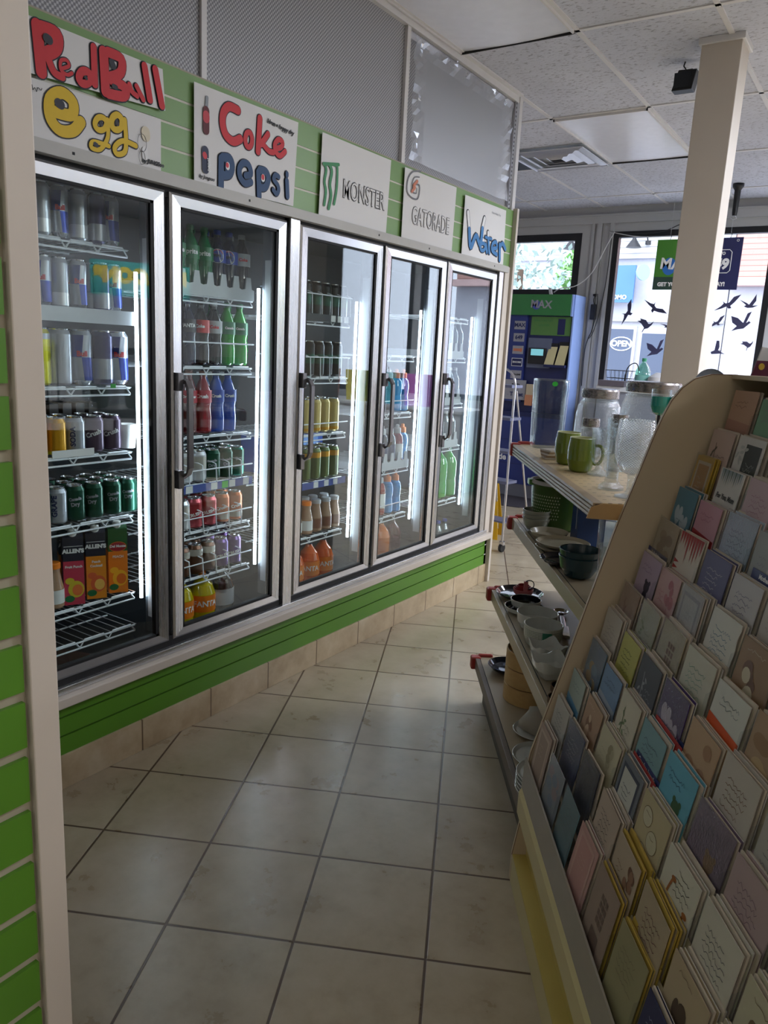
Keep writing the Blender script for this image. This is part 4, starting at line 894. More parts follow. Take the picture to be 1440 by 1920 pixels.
# power adapter and cables on the storefront post
t = thing('power_adapter', 'black power adapter with cables hanging on the post between the windows', 'adapter', (-2.69, FY-.05, 1.95))
b = MB(); b.box(-.03, .03, -.02, .02, -.08, .07, M_black); b.build('adapter_body', t, bevel=.006)
b = MB(); b.lathe([(.025, 0), (.025, .02)], M_black, 12, (.005, 0)); b.v = [(x, y, z+.15) for x, y, z in b.v]
b.tube(curve([Vector((0, 0, .07)), Vector((-.01, 0, .12)), Vector((.02, 0, .17)), Vector((.035, -.01, .08)), Vector((.03, -.01, -.05)), Vector((.0, 0, -.2)), Vector((-.03, 0, -.28)), Vector((-.05, 0, -.42)), Vector((-.045, 0, -.75))]), .005, M_black, 5)
b.tube(curve([Vector((.10, .02, .74)), Vector((.09, .02, .3)), Vector((.06, .01, .0)), Vector((.02, 0, -.2)), Vector((-.02, 0, -.27))]), .004, M_black, 5); b.build('cable', t)
t = thing('white_cable', 'thin white cable drooping from the window frame to the lottery stand', 'cable', (-3.09, 7.62, 2.07))
b = MB(); b.tube(curve([Vector((.03, 0, .05)), Vector((.10, .0, .09)), Vector((.24, .05, .12)), Vector((.37, .1, .25)), Vector((.47, .15, .5)), Vector((.53, .18, .64))]), .005, M_white, 5); b.build('cable', t)
b = MB(); b.prism([(-.03, .10), (.0, .09), (.025, .0), (-.005, .0)], -.012, .012, M_white); b.build('connector', t)
b = MB(); b.tube(curve([Vector((-2.62, FY-.03, 2.72)), Vector((-2.4, FY-.03, 2.69)), Vector((-2.1, FY-.04, 2.70)), Vector((-1.9, FY-.05, 2.77)), Vector((-1.7, FY-.04, 2.78))]), .004, M_black, 5)
b.tube(curve([Vector((-2.62, FY-.03, 2.72)), Vector((-2.3, FY-.03, 2.66)), Vector((-1.8, FY-.04, 2.66))]), .004, M_white, 5)
b.v = [(x+2.1, y-FY, z-2.7) for x, y, z in b.v]; o = b.build('cable_run', None, (-2.1, FY, 2.7)); tag(o, 'black and white cables looping along the top of the tall window', 'cable')
# ================================================================ LOTTERY STAND
KY = 7.55; M_kn = pm('kiosk navy', (36, 52, 120), .35); M_kd = pm('kiosk dark navy', (26, 34, 84), .4); M_kg = pm('kiosk green', (52, 122, 66), .35); M_kg2 = pm('kiosk panel green', (84, 128, 66), .4); M_ks = pm('kiosk lit side', (150, 176, 232), .35)
t = thing('lottery_stand', 'navy lottery ticket stand with green header under the small window', 'kiosk', (-3.3, KY, 0))
b = MB(); b.box(-.62, .50, 0, .26, .10, 2.09, M_kd); b.build('cabinet', t)
b = MB(); b.box(.485, .50, -.055, .0, 1.88, 2.09, M_ks); b.box(.50, .515, -.03, .26, .10, 2.09, M_ks); b.build('side_panel', t)  # light on the side face is put into its pale blue colour
b = MB(); b.box(-.62, .485, -.06, 0, 1.885, 2.09, M_kg); hd = b.build('header', t)
b = MB(); b.blob(.12, 1.985, .045, .045, -.0612, pm('kiosk ball', (70, 80, 160), .4), 20); b.text('MAX', .105, .17, 1.99, -.062, MT['grey'], bold=.003, rot=-.04); b.build('header_lettering', hd)
b = MB(); b.box(-.16, .02, -.03, 0, 1.0, 1.885, M_kn); b.box(-.62, -.16, -.02, 0, 1.0, 1.885, M_kn); col = b.build('logo_column', t)
for z, txt, c, ink in ((1.783, 'MAX', 'white', 'navy'), (1.659, '649', 'white', 'navy'), (1.533, '', 'white', 'red'), (1.407, 'ENCORE', 'navy', 'white'), (1.28, 'PRO-LINE', 'white', 'black')):
    b = MB(); b.box(-.115, .005, -.034, -.03, z-.042, z+.042, MT['grey'] if c == 'white' else MT['white'])
    if c == 'navy': b.box(-.110, 0, -.0348, -.034, z-.037, z+.037, M_kd)
    if txt: b.text(txt, .055 if len(txt) < 4 else .024, -.055, z, -.036, MT[ink], bold=.002 if len(txt) < 4 else .001)
    else: b.box(-.105, -.02, -.0348, -.034, z-.014, z+.014, pm('kiosk orange', (196, 120, 90), .5)); b.blob(-.02, z, .014, .022, -.0352, MATS['kiosk orange'])
    b.build('logo_sign', col)
b = MB(); b.box(.06, .485, -.01, 0, 1.69, 1.875, M_kg2); b.box(.35, .425, -.012, -.01, 1.70, 1.855, M_kd); b.text('SHHH, CAN YOU', .026, .19, 1.835, -.0115, M_kg); b.text('LOUDER', .03, .20, 1.79, -.0115, M_kg); b.build('green_panel', t)
b = MB(); b.box(.05, .30, -.02, 0, 1.36, 1.66, pm('kiosk machine grey', (96, 104, 128), .4)); mc = b.build('ticket_checker', t)
b = MB(); b.box(.07, .26, -.05, -.02, 1.40, 1.56, M_black); b.build('checker_body', mc, bevel=.004)
b = MB(); b.box(.10, .235, -.053, -.05, 1.485, 1.55, pm('checker screen', (110, 170, 180), .3, emit=(120, 190, 200), es=.6)); b.build('checker_screen', mc)
b = MB()
for x0, z1 in ((.27, 1.585), (.385, 1.60)):
    b.add([(x0-.01, -.07, 1.40), (x0+.09, -.07, 1.40), (x0+.10, -.01, z1), (x0+.01, -.01, z1)], [(0, 1, 2, 3)], pm('ticket slips', (206, 196, 150), .6))
    b.box(x0, x0+.10, -.012, 0, 1.39, z1+.03, M_black)
b.box(.26, .485, -.08, 0, 1.375, 1.40, M_kd); b.build('slip_holder', t)
b = MB(); b.box(-.62, .50, -.10, 0, .86, .90, M_kd); b.box(-.62, .50, -.09, 0, .14, .86, M_kn); b.box(-.62, .50, -.0905, -.09, .60, .605, M_kd); b.box(-.62, .50, -.0905, -.09, .35, .355, M_kd); b.text('de', .09, -.105, .41, -.092, MT['white'], bold=.003); b.build('counter', t)
b = MB(); b.box(-.62, .50, -.08, .1, 0, .14, pm('kiosk plinth', (108, 110, 120), .5)); b.build('plinth', t)
b = MB(); b.box(-.32, .07, -.034, -.030, 1.02, 1.225, MT['grey']); b.text('sign', .062, -.045, 1.175, -.036, MT['black'], bold=.002); b.text('Ticket', .058, -.03, 1.075, -.036, MT['navy'], bold=.002); b.text('. ', .05, -.12, 1.08, -.036, MT['navy'])
b.build('notice_paper', t)
b = MB(); b.box(.075, .15, -.05, -.02, .97, 1.08, pm('leaflet orange', (196, 132, 96), .6)); b.box(.08, .15, -.045, -.02, 1.08, 1.19, pm('leaflet cream', (190, 176, 150), .6)); b.build('leaflets', t)
b = MB(); b.prism([(-3.95, 7.45), (-3.95, 6.75), (-2.95, 6.92), (-2.45, 7.35), (-2.45, 7.45)], 0, .008, pm('dark mat', (58, 54, 62), .95, bump=.4, scale=80), 'z')
b.v = [(x+3.2, y-7.1, z) for x, y, z in b.v]; o = b.build('floor_mat', None, (-3.2, 7.1, .0005)); tag(o, 'dark floor mat in front of the navy lottery stand', 'mat')
# rolling ladder beside the cooler end
t = thing('rolling_ladder', 'chrome rolling step ladder with an arched top behind the cooler end', 'ladder', (-2.47, 5.3, 0), rad(-8))
b = MB(); ar = [(.115*math.cos(a), 0, 1.26+.115*math.sin(a)) for a in [k*PI/10 for k in range(11)]]
b.tube([(.155, -.06, .07)]+ar+[(-.155, -.06, .07)], .010, M_chrome, 8)
b.tube([(.10, .05, 1.22), (.15, .34, .07)], .008, M_chrome, 6); b.tube([(-.10, .05, 1.22), (-.15, .34, .07)], .008, M_chrome, 6); b.build('frame', t)
for z, w, dz in ((1.24, .12, .02), (1.0, .13, .02), (.75, .135, .02), (.52, .14, .02), (.22, .15, .012)):
    b = MB(); b.box(-w, w, -.05, .10, z, z+dz, pm('ladder tread', (120, 124, 150), .4, .5)); b.build('step', t)
for x in (-.155, .155):
    b = MB(); b.lathe([(.032, -.012), (.034, 0), (.032, .012)], M_black, 14); b.v = [(x+z, y-.06, .034+q) for q, y, z in b.v]; b.box(x-.018, x+.018, -.075, -.045, .055, .085, M_chrome); b.build('castor', t)
t = thing('wet_floor_sign', 'yellow folding floor sign standing behind the chrome ladder', 'sign', (-2.66, 5.62, 0), rad(10)); M_yel = pm('yellow plastic', (206, 158, 20), .4)
for s in (-1, 1):
    b = MB(); b.add([(-.13, s*.10, 0), (.13, s*.10, 0), (.07, s*.01, .5), (-.07, s*.01, .5), (-.13, s*.09, 0), (.13, s*.09, 0), (.07, 0, .5), (-.07, 0, .5)], [(0, 1, 2, 3), (7, 6, 5, 4), (0, 4, 5, 1), (1, 5, 6, 2), (2, 6, 7, 3), (3, 7, 4, 0)], M_yel); b.build('leaf', t)
# counter under the window with its goods
b = MB(); b.box(-.75, .75, -.35, .35, 0, 1.20, pm('counter grey', (140, 146, 160), .5)); b.box(-.76, .76, -.37, .36, 1.20, 1.245, pm('counter top', (214, 218, 226), .35)); o = b.build('window_counter', None, (-1.55, 7.35, 0), .004); tag(o, 'grey counter with pale top standing under the tall window', 'counter')
t = thing('water_jug', 'large green tinted water jug standing on the counter before the window', 'bottle', (-1.96, 7.2, 1.2465))
b = MB(); b.lathe([(.060, 0), (.068, .01), (.068, .12), (.066, .13), (.068, .14), (.05, .185), (.02, .225), (.018, .235)], thin_glass('green plastic', (.55, .88, .70), .12, .6, .1, .4), 20); b.build('jug_body', t)
b = MB(); b.lathe([(.021, .233), (.021, .262)], pm('jug cap green', (60, 150, 110), .4), 14); b.build('jug_cap', t)
b = MB(); b.lathe([(.0685, .03), (.0685, .11)], pm('jug label', (120, 180, 170), .4), 20, cap=False); b.build('jug_label', t)
t = thing('wire_basket', 'black wire basket with a curved handle on the counter, left of the green jug', 'basket', (-2.16, 7.2, 1.2465)); b = MB()
for z, s in ((.0, .09), (.07, .105), (.14, .12)): b.tube([(-s, -s*.7, z), (s, -s*.7, z), (s, s*.7, z), (-s, s*.7, z)], .003, M_black, 5, True)
for k in range(7): u = -1+k/3; b.tube([(u*.09, -.063, 0), (u*.12, -.084, .14)], .002, M_black, 4); b.tube([(u*.09, .063, 0), (u*.12, .084, .14)], .002, M_black, 4)
b.build('basket_wires', t)
b = MB(); b.tube(curve([Vector((.06, -.06, .0)), Vector((.065, -.06, .14)), Vector((.10, -.06, .20)), Vector((.15, -.06, .21)), Vector((.18, -.06, .15))]), .005, M_black, 6); b.lathe([(.008, 0), (.008, .11)], M_black, 8, (.06, -.06)); b.build('handle', t)
b = MB(); b.box(-.12, .12, -.06, .06, 0, .05, pm('price card', (96, 90, 100), .6)); o = b.build('tray_card', None, (-2.17, 7.02, 1.2465)); tag(o, 'dark low tray in front of the wire basket', 'tray')
b = MB(); b.lathe([(.09, 0), (.10, .04), (.09, .10), (.03, .14)], M_white, 18); o = b.build('white_bag', None, (-1.80, 7.15, 1.2465)); tag(o, 'white bulging bag right of the green jug against the column', 'bag')
# things along the rest of the window, reflected in the cooler doors
b = MB(); b.box(-1.4, 1.4, -.3, .3, 0, .85, M_white); b.box(-1.42, 1.42, -.32, .32, .85, .88, M_paper); o = b.build('display_counter', None, (.9, 7.3, 0), .004); tag(o, 'white display counter farther along the shop window', 'counter')
for k, (x, c, n_) in enumerate(((.15, (220, 120, 210), 'pink'), (.55, (90, 190, 200), 'turquoise'), (.95, (214, 200, 80), 'yellow'), (1.4, (210, 130, 110), 'coral'))):
    t = thing('gift_bag', n_+' gift bag on the white display counter by the window', 'bag', (x, 7.2, .881), rad(8*k-10), 'gift bags on the display counter')
    b = MB(); b.add([(-.13, -.06, 0), (.13, -.06, 0), (.13, .06, 0), (-.13, .06, 0), (-.15, -.07, .34), (.15, -.07, .34), (.15, .07, .34), (-.15, .07, .34)], [(0, 1, 5, 4), (1, 2, 6, 5), (2, 3, 7, 6), (3, 0, 4, 7), (0, 3, 2, 1), (4, 5, 6, 7)], pm('bag '+n_, c, .4)); b.build('bag_body', t)
    b = MB(); b.tube([(.05*math.cos(a), -.07, .34+.08*math.sin(a)) for a in [k2*PI/8 for k2 in range(9)]], .003, M_white, 5); b.build('handle', t)
t = thing('balloon_banner', 'turquoise banner with yellow lettering on the far side of the shop', 'banner', (3.2, 5.98, 2.10), rad(-60)); M_bt = pm('banner turquoise', (70, 160, 150), .5); M_by = pm('banner yellow', (226, 200, 60), .5)
b = MB(); b.box(-.55, .55, 0, .01, -.19, .19, M_bt); b.build('banner_sheet', t)
b = MB(); b.text('BALLOONS', .21, 0, .03, -.003, M_by, bold=.02, sx=.95); b.build('lettering', t)
b = MB()
for x in (-.5, .5): b.tube([(x, .005, .19), (x, .005, CH-2.13)], .002, M_grey, 4)
b.build('hanging_wire', t)
# ================================================================ KITCHENWARE GONDOLA
M_sht = slot_mat('perforated shelf top', (196, 172, 132), (66, 54, 40)); M_shw = wood_mat('shelf front laminate', (150, 128, 100), (182, 160, 130), .4)
M_shend = pm('shelf end tan', (198, 160, 108), .4); M_shs = pm('shelf steel beige', (170, 156, 128), .35); M_shp = pm('shelf deck beige', (166, 152, 126), .35, var=.08, scale=6); M_clip = pm('red clip', (160, 52, 46), .4); M_rk = pm('rack cream laminate', (198, 180, 150), .45, var=.04, scale=4)
gond = thing('shelf_gondola', 'beige metal shelving unit holding kitchenware beside the greeting card rack', 'shelving', G(.56, 1.96, 0), GA+rad(.9))
GX0, GY0 = .56, 1.96; GL = 1.235
def gp(b, name, parent=None, bevel=0):
    b.v = [(x-GX0, y-GY0, z) for x, y, z in b.v]; return b.build(name, parent or gond, bevel=bevel)
for k, (x0, z, y1) in enumerate(((.56, 1.112, 3.22), (.570, .80, 3.19), (.495, .50, 3.12), (.447, .195, 3.10))):
    b = MB(); b.box(x0+.012, 1.02, GY0, y1, z-.012, z, M_sht if k == 0 else M_shp); b.box(x0+.02, 1.02, GY0, y1, z-.04, z-.012, M_shs)
    if k == 0: b.prism([(x0+.10, z-.001), (x0+.012, z-.001), (x0-.02, z-.012), (x0-.028, z-.042), (x0+.10, z-.045)], GY0-.004, GY0, M_shend)
    sh = gp(b, 'shelf')
    b = MB()
    if k == 0:
        for a in range(4): b.box(x0-.014+a*.0018*0, x0+.014, GY0, y1, z-.044+a*.0115, z-.0345+a*.0115, M_shw)
        b.box(x0-.010, x0+.016, GY0, y1, z-.044, z-.001, pm('shelf lip groove', (90, 72, 54), .5))
    else:
        b.box(x0-.004, x0+.014, GY0, y1, z-.045, z+.002, M_shs if k < 3 else pm('scuffed shelf edge', (112, 100, 88), .5)); b.box(x0+.014, x0+.018, GY0, y1, z-.03, z+.001, M_gap)
    gp(b, 'shelf_lip', sh, .002)
    b = MB()
    b.box(x0-.022, x0+.022, y1-.03, y1+.012, z-.05, z+.006, M_clip); b.box(x0+.01, x0+.075, y1-.008, y1+.012, z-.012, z+.012, M_clip); gp(b, 'end_clip', sh, .008)
b = MB(); b.box(.485, 1.02, GY0, 3.06, 0, .145, pm('kick plate', (70, 62, 54), .5)); gp(b, 'kick_plate')
b = MB()
for y in (GY0+.03, 2.60, 3.05): b.box(1.02, 1.06, y-.015, y+.015, 0, 1.20, M_shs)
for z in (.2, .9): b.box(1.03, 1.05, GY0, 3.1, z, z+.04, M_shs)
gp(b, 'upright_frame')
b = MB(); b.box(1.035, 1.045, GY0, 3.1, .15, .95, M_shs); gp(b, 'back_board')
def solo(b, name, gx, gy, z, label, cat, group=None, rz=None, bevel=0):
    o = b.build(name, None, G(gx, gy, z), bevel); o.rotation_euler = (0, 0, GA if rz is None else rz); return tag(o, label, cat, group)
def gth(name, label, cat, gx, gy, z, rz=None, group=None): return thing(name, label, cat, G(gx, gy, z), GA if rz is None else rz, group)
e = .0006
# --- top shelf
Z1 = 1.112+e
t = gth('glass_vase', 'tall square clear glass vase with a small green sticker at the far shelf end', 'vase', .655, 3.145, Z1)
def sq(h0, h1, s0, s1, n=20):
    return [(h0, s0), (h1, s1)]
b = MB(); ring = []
for z, s in ((0, .056), (.012, .060), (.27, .066), (.276, .064)):
    ring.append([(s*max(-1, min(1, 1.25*math.cos(a))), s*max(-1, min(1, 1.25*math.sin(a))), z) for a in [2*PI*k/32+PI/32 for k in range(32)]])
for k in range(3): b.add(ring[k]+ring[k+1], [(j, (j+1) % 32, 32+(j+1) % 32, 32+j) for j in range(32)], M_jar, True)
r2 = [[(x*.9, y*.9, z) for x, y, z in ring[1]], [(x*.92, y*.92, z) for x, y, z in ring[3]]]; b.add(r2[0]+r2[1], [(j, (j+1) % 32, 32+(j+1) % 32, 32+j) for j in range(32)], M_jar, True)
b.add(ring[0], [tuple(range(32))], M_jar); b.add(r2[0], [tuple(range(32))], M_jar); b.tube(ring[3], .0022, M_jar, 5, True); b.build('vase_body', t)
b = MB(); b.blob(0, .262, .012, .010, -.0685, M_green, 8); b.build('sticker', t)
def jar(gx, gy, r, h, lr, lh, lb, flut=True):
    t = gth('glass_jar', lb, 'jar', gx, gy, Z1); b = MB(); n = 40
    def ringp(rr, z, f): return [((rr+(f*.004*math.cos(12*a)))*math.cos(a), (rr+(f*.004*math.cos(12*a)))*math.sin(a), z) for a in [2*PI*k/n for k in range(n)]]
    P = [(r*.86, 0, 0), (r*.97, .01, 1), (r, h*.3, 1), (r*.98, h*.62, 1), (r*.93, h*.74, .3), (lr*.98, h-lh-.004, 0), (lr*.95, h-lh+.01, 0)]
    for a, c in zip(P, P[1:]): b.add(ringp(*[a[0], a[1], a[2]*flut])+ringp(*[c[0], c[1], c[2]*flut]), [(j, (j+1) % n, n+(j+1) % n, n+j) for j in range(n)], M_jarb, True)
    b.add(ringp(P[0][0], .002, 0), [tuple(range(n))], M_jar); b.tube(ringp(lr*1.02, h-lh-.012, 0), .003, M_jar, 5, True); b.build('jar_body', t)
    b = MB(); b.lathe([(lr*1.0, h-lh), (lr*1.06, h-lh+.002), (lr*1.06, h-.006), (lr*1.03, h), (lr*.9, h+.001)], M_lidm, 32); b.build('jar_lid', t); return t
M_lidm = brushed('brushed lid', (150, 144, 142), .25, 0)
jar(.835, 3.06, .088, .252, .069, .036, 'fluted glass jar with brushed metal lid behind the green mugs')
jar(.905, 2.66, .105, .300, .086, .036, 'largest glass jar with wide metal lid behind the textured goblet', False)
jar(.757, 2.86, .045, .150, .030, .03, 'small glass spice jar with steel lid between the mugs and the fluted jar', False)
jar(.775, 2.56, .042, .190, .024, .028, 'small narrow glass jar with steel lid beside the tall beer glass', False)
def mug(gx, gy, lb, rz):
    t = gth('mug', lb, 'mug', gx, gy, Z1, rz, 'green mugs on the top shelf'); mo = pm('olive mug glaze', (104, 122, 28), .12, coat=.5); mi = pm('cream mug inside', (200, 204, 160), .2)
    b = MB(); b.lathe([(.028, 0), (.036, .006), (.045, .04), (.0455, .075), (.041, .112)], mo, 32, cap=True); b.f = b.f[:-1]; b.fm = b.fm[:-1]; b.fs = b.fs[:-1]
    b.lathe([(.0412, .1115), (.0400, .1135), (.0385, .112), (.042, .07), (.038, .02), (.001, .012)], mi, 32, cap=False); b.build('mug_body', t)
    b = MB(); b.tube(curve([Vector((.042, 0, .09)), Vector((.062, 0, .088)), Vector((.07, 0, .06)), Vector((.060, 0, .034)), Vector((.043, 0, .03))]), .0055, mo, 8); b.build('handle', t)
mug(.634, 2.668, 'green mug with cream inside, the farther of the pair', GA+.6); mug(.642, 2.505, 'green mug with cream inside, the nearer of the pair', GA-.5)
for k in range(5):
    b = MB(); b.box(-.034, .034, -.034, .034, 0, .006, pm('coaster brown', (150, 124, 96), .6) if k % 2 else pm('coaster pale', (206, 196, 184), .5)); solo(b, 'coaster', .612, 2.80, Z1+k*.0068, 'square coaster, %s from the bottom of the small stack by the mugs' % ORD[k], 'coaster', 'stack of coasters', GA+.1*k)
t = gth('irish_coffee_glass', 'footed glass coffee cup with a small embossed badge beside the green mugs', 'glass', .688, 2.45, Z1, GA-1)
b = MB(); b.lathe([(.034, 0), (.033, .006), (.012, .018), (.009, .03), (.022, .042), (.030, .06), (.030, .10), (.034, .150)], M_jarb, 28); b.f.pop(); b.fm.pop(); b.fs.pop(); b.lathe([(.001, .046), (.020, .05), (.0275, .065), (.0275, .10), (.032, .150)], M_jar, 28, cap=False); b.build('glass_body', t)
b = MB(); b.tube(curve([Vector((.031, 0, .12)), Vector((.050, 0, .12)), Vector((.052, 0, .08)), Vector((.031, 0, .068))]), .004, M_jar, 8); b.build('handle', t)
t = gth('beer_glass', 'tall slim clear beer glass standing left of the textured goblet', 'glass', .655, 2.185, Z1)
b = MB(); b.lathe([(.036, 0), (.036, .008), (.020, .022), (.018, .05), (.022, .10), (.027, .16), (.030, .205)], M_jarb, 28); b.f.pop(); b.fm.pop(); b.fs.pop(); b.lathe([(.001, .03), (.016, .032), (.019, .10), (.028, .205)], M_jar, 28, cap=False); b.build('glass_body', t)
def gobm():
    t = NT('diamond cut frosted glass'); N = t.nt.nodes; x, y, z = t.xyz(); ang = t.math('ARCTAN2', y, x); k = 36/(2*PI)
    def tri(w): f = t.math('FRACT', w); return t.math('ABSOLUTE', t.math('SUBTRACT', f, .5))
    a1 = t.math('ADD', t.math('MULTIPLY', ang, k), t.math('MULTIPLY', z, 150)); a2 = t.math('SUBTRACT', t.math('MULTIPLY', ang, k), t.math('MULTIPLY', z, 150))
    h = t.math('ADD', tri(a1), tri(a2)); top = t.math('GREATER_THAN', z, .10); h2 = t.math('MULTIPLY', h, top)
    bp = t.n('ShaderNodeBump'); bp.inputs['Strength'].default_value = .8; bp.inputs['Distance'].default_value = .004; t.l(h2, bp.inputs['Height'])
    tr = t.n('ShaderNodeBsdfTransparent'); tr.inputs[0].default_value = (.80, .84, .86, 1); gl = t.n('ShaderNodeBsdfGlossy'); gl.inputs['Roughness'].default_value = .12; t.l(bp.outputs[0], gl.inputs['Normal'])
    tl = t.n('ShaderNodeBsdfTranslucent'); tl.inputs[0].default_value = (.8, .86, .9, 1); t.l(bp.outputs[0], tl.inputs['Normal'])
    m1 = t.n('ShaderNodeMixShader'); t.l(t.ramp(h, [(.25, .75), (.75, .30)]), m1.inputs[0]); t.l(tr.outputs[0], m1.inputs[1]); t.l(tl.outputs[0], m1.inputs[2])
    lw = t.n('ShaderNodeLayerWeight'); lw.inputs[0].default_value = .5; t.l(bp.outputs[0], lw.inputs['Normal']); mr = t.n('ShaderNodeMapRange'); mr.inputs['To Min'].default_value = .12; mr.inputs['To Max'].default_value = .8; t.l(lw.outputs['Facing'], mr.inputs['Value'])
    m2 = t.n('ShaderNodeMixShader'); t.l(mr.outputs[0], m2.inputs[0]); t.l(m1.outputs[0], m2.inputs[1]); t.l(gl.outputs[0], m2.inputs[2]); t.l(m2.outputs[0], N['Material Output'].inputs[0]); return t.m
t = gth('goblet', 'large goblet with diamond cut frosted bowl at the near shelf end', 'glass', .672, 2.065, Z1); M_gob = gobm()
b = MB(); b.lathe([(.010, .062), (.028, .070), (.042, .088), (.051, .118), (.0525, .15), (.050, .185), (.047, .212)], M_gob, 40, cap=False); b.lathe([(.047, .212), (.0455, .2135), (.044, .212)], M_jar, 40, cap=False); b.build('bowl', t)
b = MB(); b.lathe([(.040, 0), (.040, .003), (.014, .010), (.010, .02), (.009, .045), (.011, .064)], M_jarb, 32); b.build('stem', t)
for k, (gx, gy) in enumerate(((.795, 2.26), (.842, 2.24))):
    t = gth('stem_glass', 'small turquoise cup glass on a dark stem behind the goblet, %s the card rack' % ('farther from' if k == 0 else 'nearer to'), 'glass', gx, gy, Z1, None, 'turquoise stem glasses')
    b = MB(); b.lathe([(.008, .215), (.020, .223), (.028, .242), (.028, .27)], pm('turquoise glass', (40, 140, 130), .1, coat=.5), 24, cap=True); b.build('cup', t)
    b = MB(); b.lathe([(.028, .27), (.0285, .29)], M_jar, 24, cap=False); b.build('rim', t)
    b = MB(); b.lathe([(.030, 0), (.028, .004), (.006, .01), (.005, .216)], M_black, 16); b.build('stem', t)
b = MB(); b.prism([(-.07, 0), (.07, 0), (.05, .21), (.01, .23)], -.01, .01, pm('grey pleated card', (110, 112, 116), .6)); solo(b, 'pleated_card', .90, 2.22, Z1, 'grey folded display card leaning behind the turquoise glasses', 'card')
# --- second shelf
Z2 = .80+e
t = gth('colander_pot', 'green perforated pot with a white rim and grip behind the bowls', 'pot', .695, 3.02, Z2); M_pg = pm('pot green', (64, 96, 34), .3)
b = MB(); b.lathe([(.085, 0), (.096, .01), (.105, .17), (.108, .185)], M_pg, 36, cap=True); b.f.pop(); b.fm.pop(); b.fs.pop(); b.lathe([(.001, .012), (.092, .012), (.101, .185)], M_pg, 36, cap=False); b.build('pot_body', t)
b = MB(); M_hole = pm('pot hole', (196, 206, 170), .6)
for r_ in range(8):
    for k in range(14):
        a = -PI*.95+k*.095+(r_ % 2)*.047; z = .055+r_*.0125; rr = .1005+z*.048; w = .028; h = .0035
        p = [(rr*math.cos(a+da*w), rr*math.sin(a+da*w), z+dz*h) for da, dz in ((-1, 0), (0, -1), (1, 0), (0, 1))]; b.add(p, [(0, 1, 2, 3)], M_hole)
b.build('hole_pattern', t)
b = MB(); b.lathe([(.104, .180), (.113, .186), (.113, .196), (.102, .198)], M_white, 36, cap=False); b.box(-.122, -.10, -.022, .022, .175, .198, pm('grip green', (96, 150, 80), .3)); b.build('rim_grip', t, bevel=.003)
def bowlp(b, r0, r1, h, m, mi=None, z=0, seg=36, wall=.004, foot=.5):
    b.lathe([(r0*foot, z), (r0, z+.006), ((r0+r1)/2*1.06, z+h*.45), (r1, z+h), (r1-wall*.5, z+h+.0012), (r1-wall, z+h)], m, seg, cap=False)
    b.lathe([(r1-wall, z+h), ((r0+r1)/2*1.06-wall, z+h*.45), (r0*.8, z+.009), (.001, z+.008)], mi or m, seg, cap=False); b.lathe([(.001, z), (r0*foot, z)], m, seg, cap=False); return b
M_bone = pm('bone glaze', (150, 152, 138), .25, coat=.3); M_cp = pm('cream plate', (186, 178, 156), .25, coat=.3); M_dk = pm('dark glaze', (18, 22, 34), .08, coat=.6); M_teal = pm('deep teal glaze', (22, 52, 60), .2, coat=.4); M_wg = pm('white glaze', (196, 198, 190), .15, coat=.5)
for k in range(3):
    b = bowlp(MB(), .032, .056, .055, M_bone); solo(b, 'bowl', .605, 2.95, Z2+k*.0155, ('grey-green bowl, %s of three nested by the red clip' % ('bottom', 'middle', 'top')[k]), 'bowl', 'nested bowls on the second shelf')
b = bowlp(MB(), .045, .073, .030, M_cp); solo(b, 'shallow_bowl', .633, 2.825, Z2, 'shallow cream bowl between the nested bowls and the wide plates', 'bowl')
for k in range(2):
    b = bowlp(MB(), .065, .096, .016, M_cp)
    if k: b.blob(0, 0, .001, .001, 0, M_cp, 3)
    solo(b, 'plate', .648, 2.655, Z2+k*.0165, 'wide cream plate with brown mark, %s of the two' % ('lower', 'upper')[k], 'plate', 'cream plates on the second shelf')
b = bowlp(MB(), .05, .08, .02, M_dk); solo(b, 'dark_dish', .612, 2.475, Z2, 'glossy black dish partly hidden by the teal bowls', 'dish')
for k in range(2):
    b = bowlp(MB(), .042, .066, .070, M_teal); solo(b, 'bowl', .625, 2.325, Z2+k*.022, 'deep teal bowl, %s of the nested pair' % ('lower', 'upper')[k], 'bowl', 'teal bowls on the second shelf')
b = MB(); b.box(-.05, .05, -.05, .05, 0, .20, pm('blue box', (36, 66, 120), .4)); b.add([(-.0505, y, z) for y, z in ((-.03, .06), (-.02, .06), (-.01, .17), (-.02, .17))], [(0, 1, 2, 3)], M_grey); solo(b, 'blue_box', .765, 2.78, Z2, 'blue box with a grey stripe at the back of the second shelf', 'box')
for k, (gx, gy, h) in enumerate(((.745, 2.46, .17), (.765, 2.34, .19), (.655, 2.12, .16), (.70, 2.05, .15))):
    b = MB(); b.lathe([(.026, 0), (.030, .01), (.034, h)], M_jar, 28); b.f.pop(); b.fm.pop(); b.fs.pop(); b.lathe([(.0315, h), (.027, .015), (.001, .012)], M_jarb, 28, cap=False); b.lathe([(.034, h), (.0327, h+.001), (.0315, h)], M_jar, 28, cap=False)
    solo(b, 'tumbler', gx, gy, Z2, 'clear glass tumbler on the second shelf, %s counted from the blue box' % ORD[k], 'glass', 'tumblers behind the teal bowls')
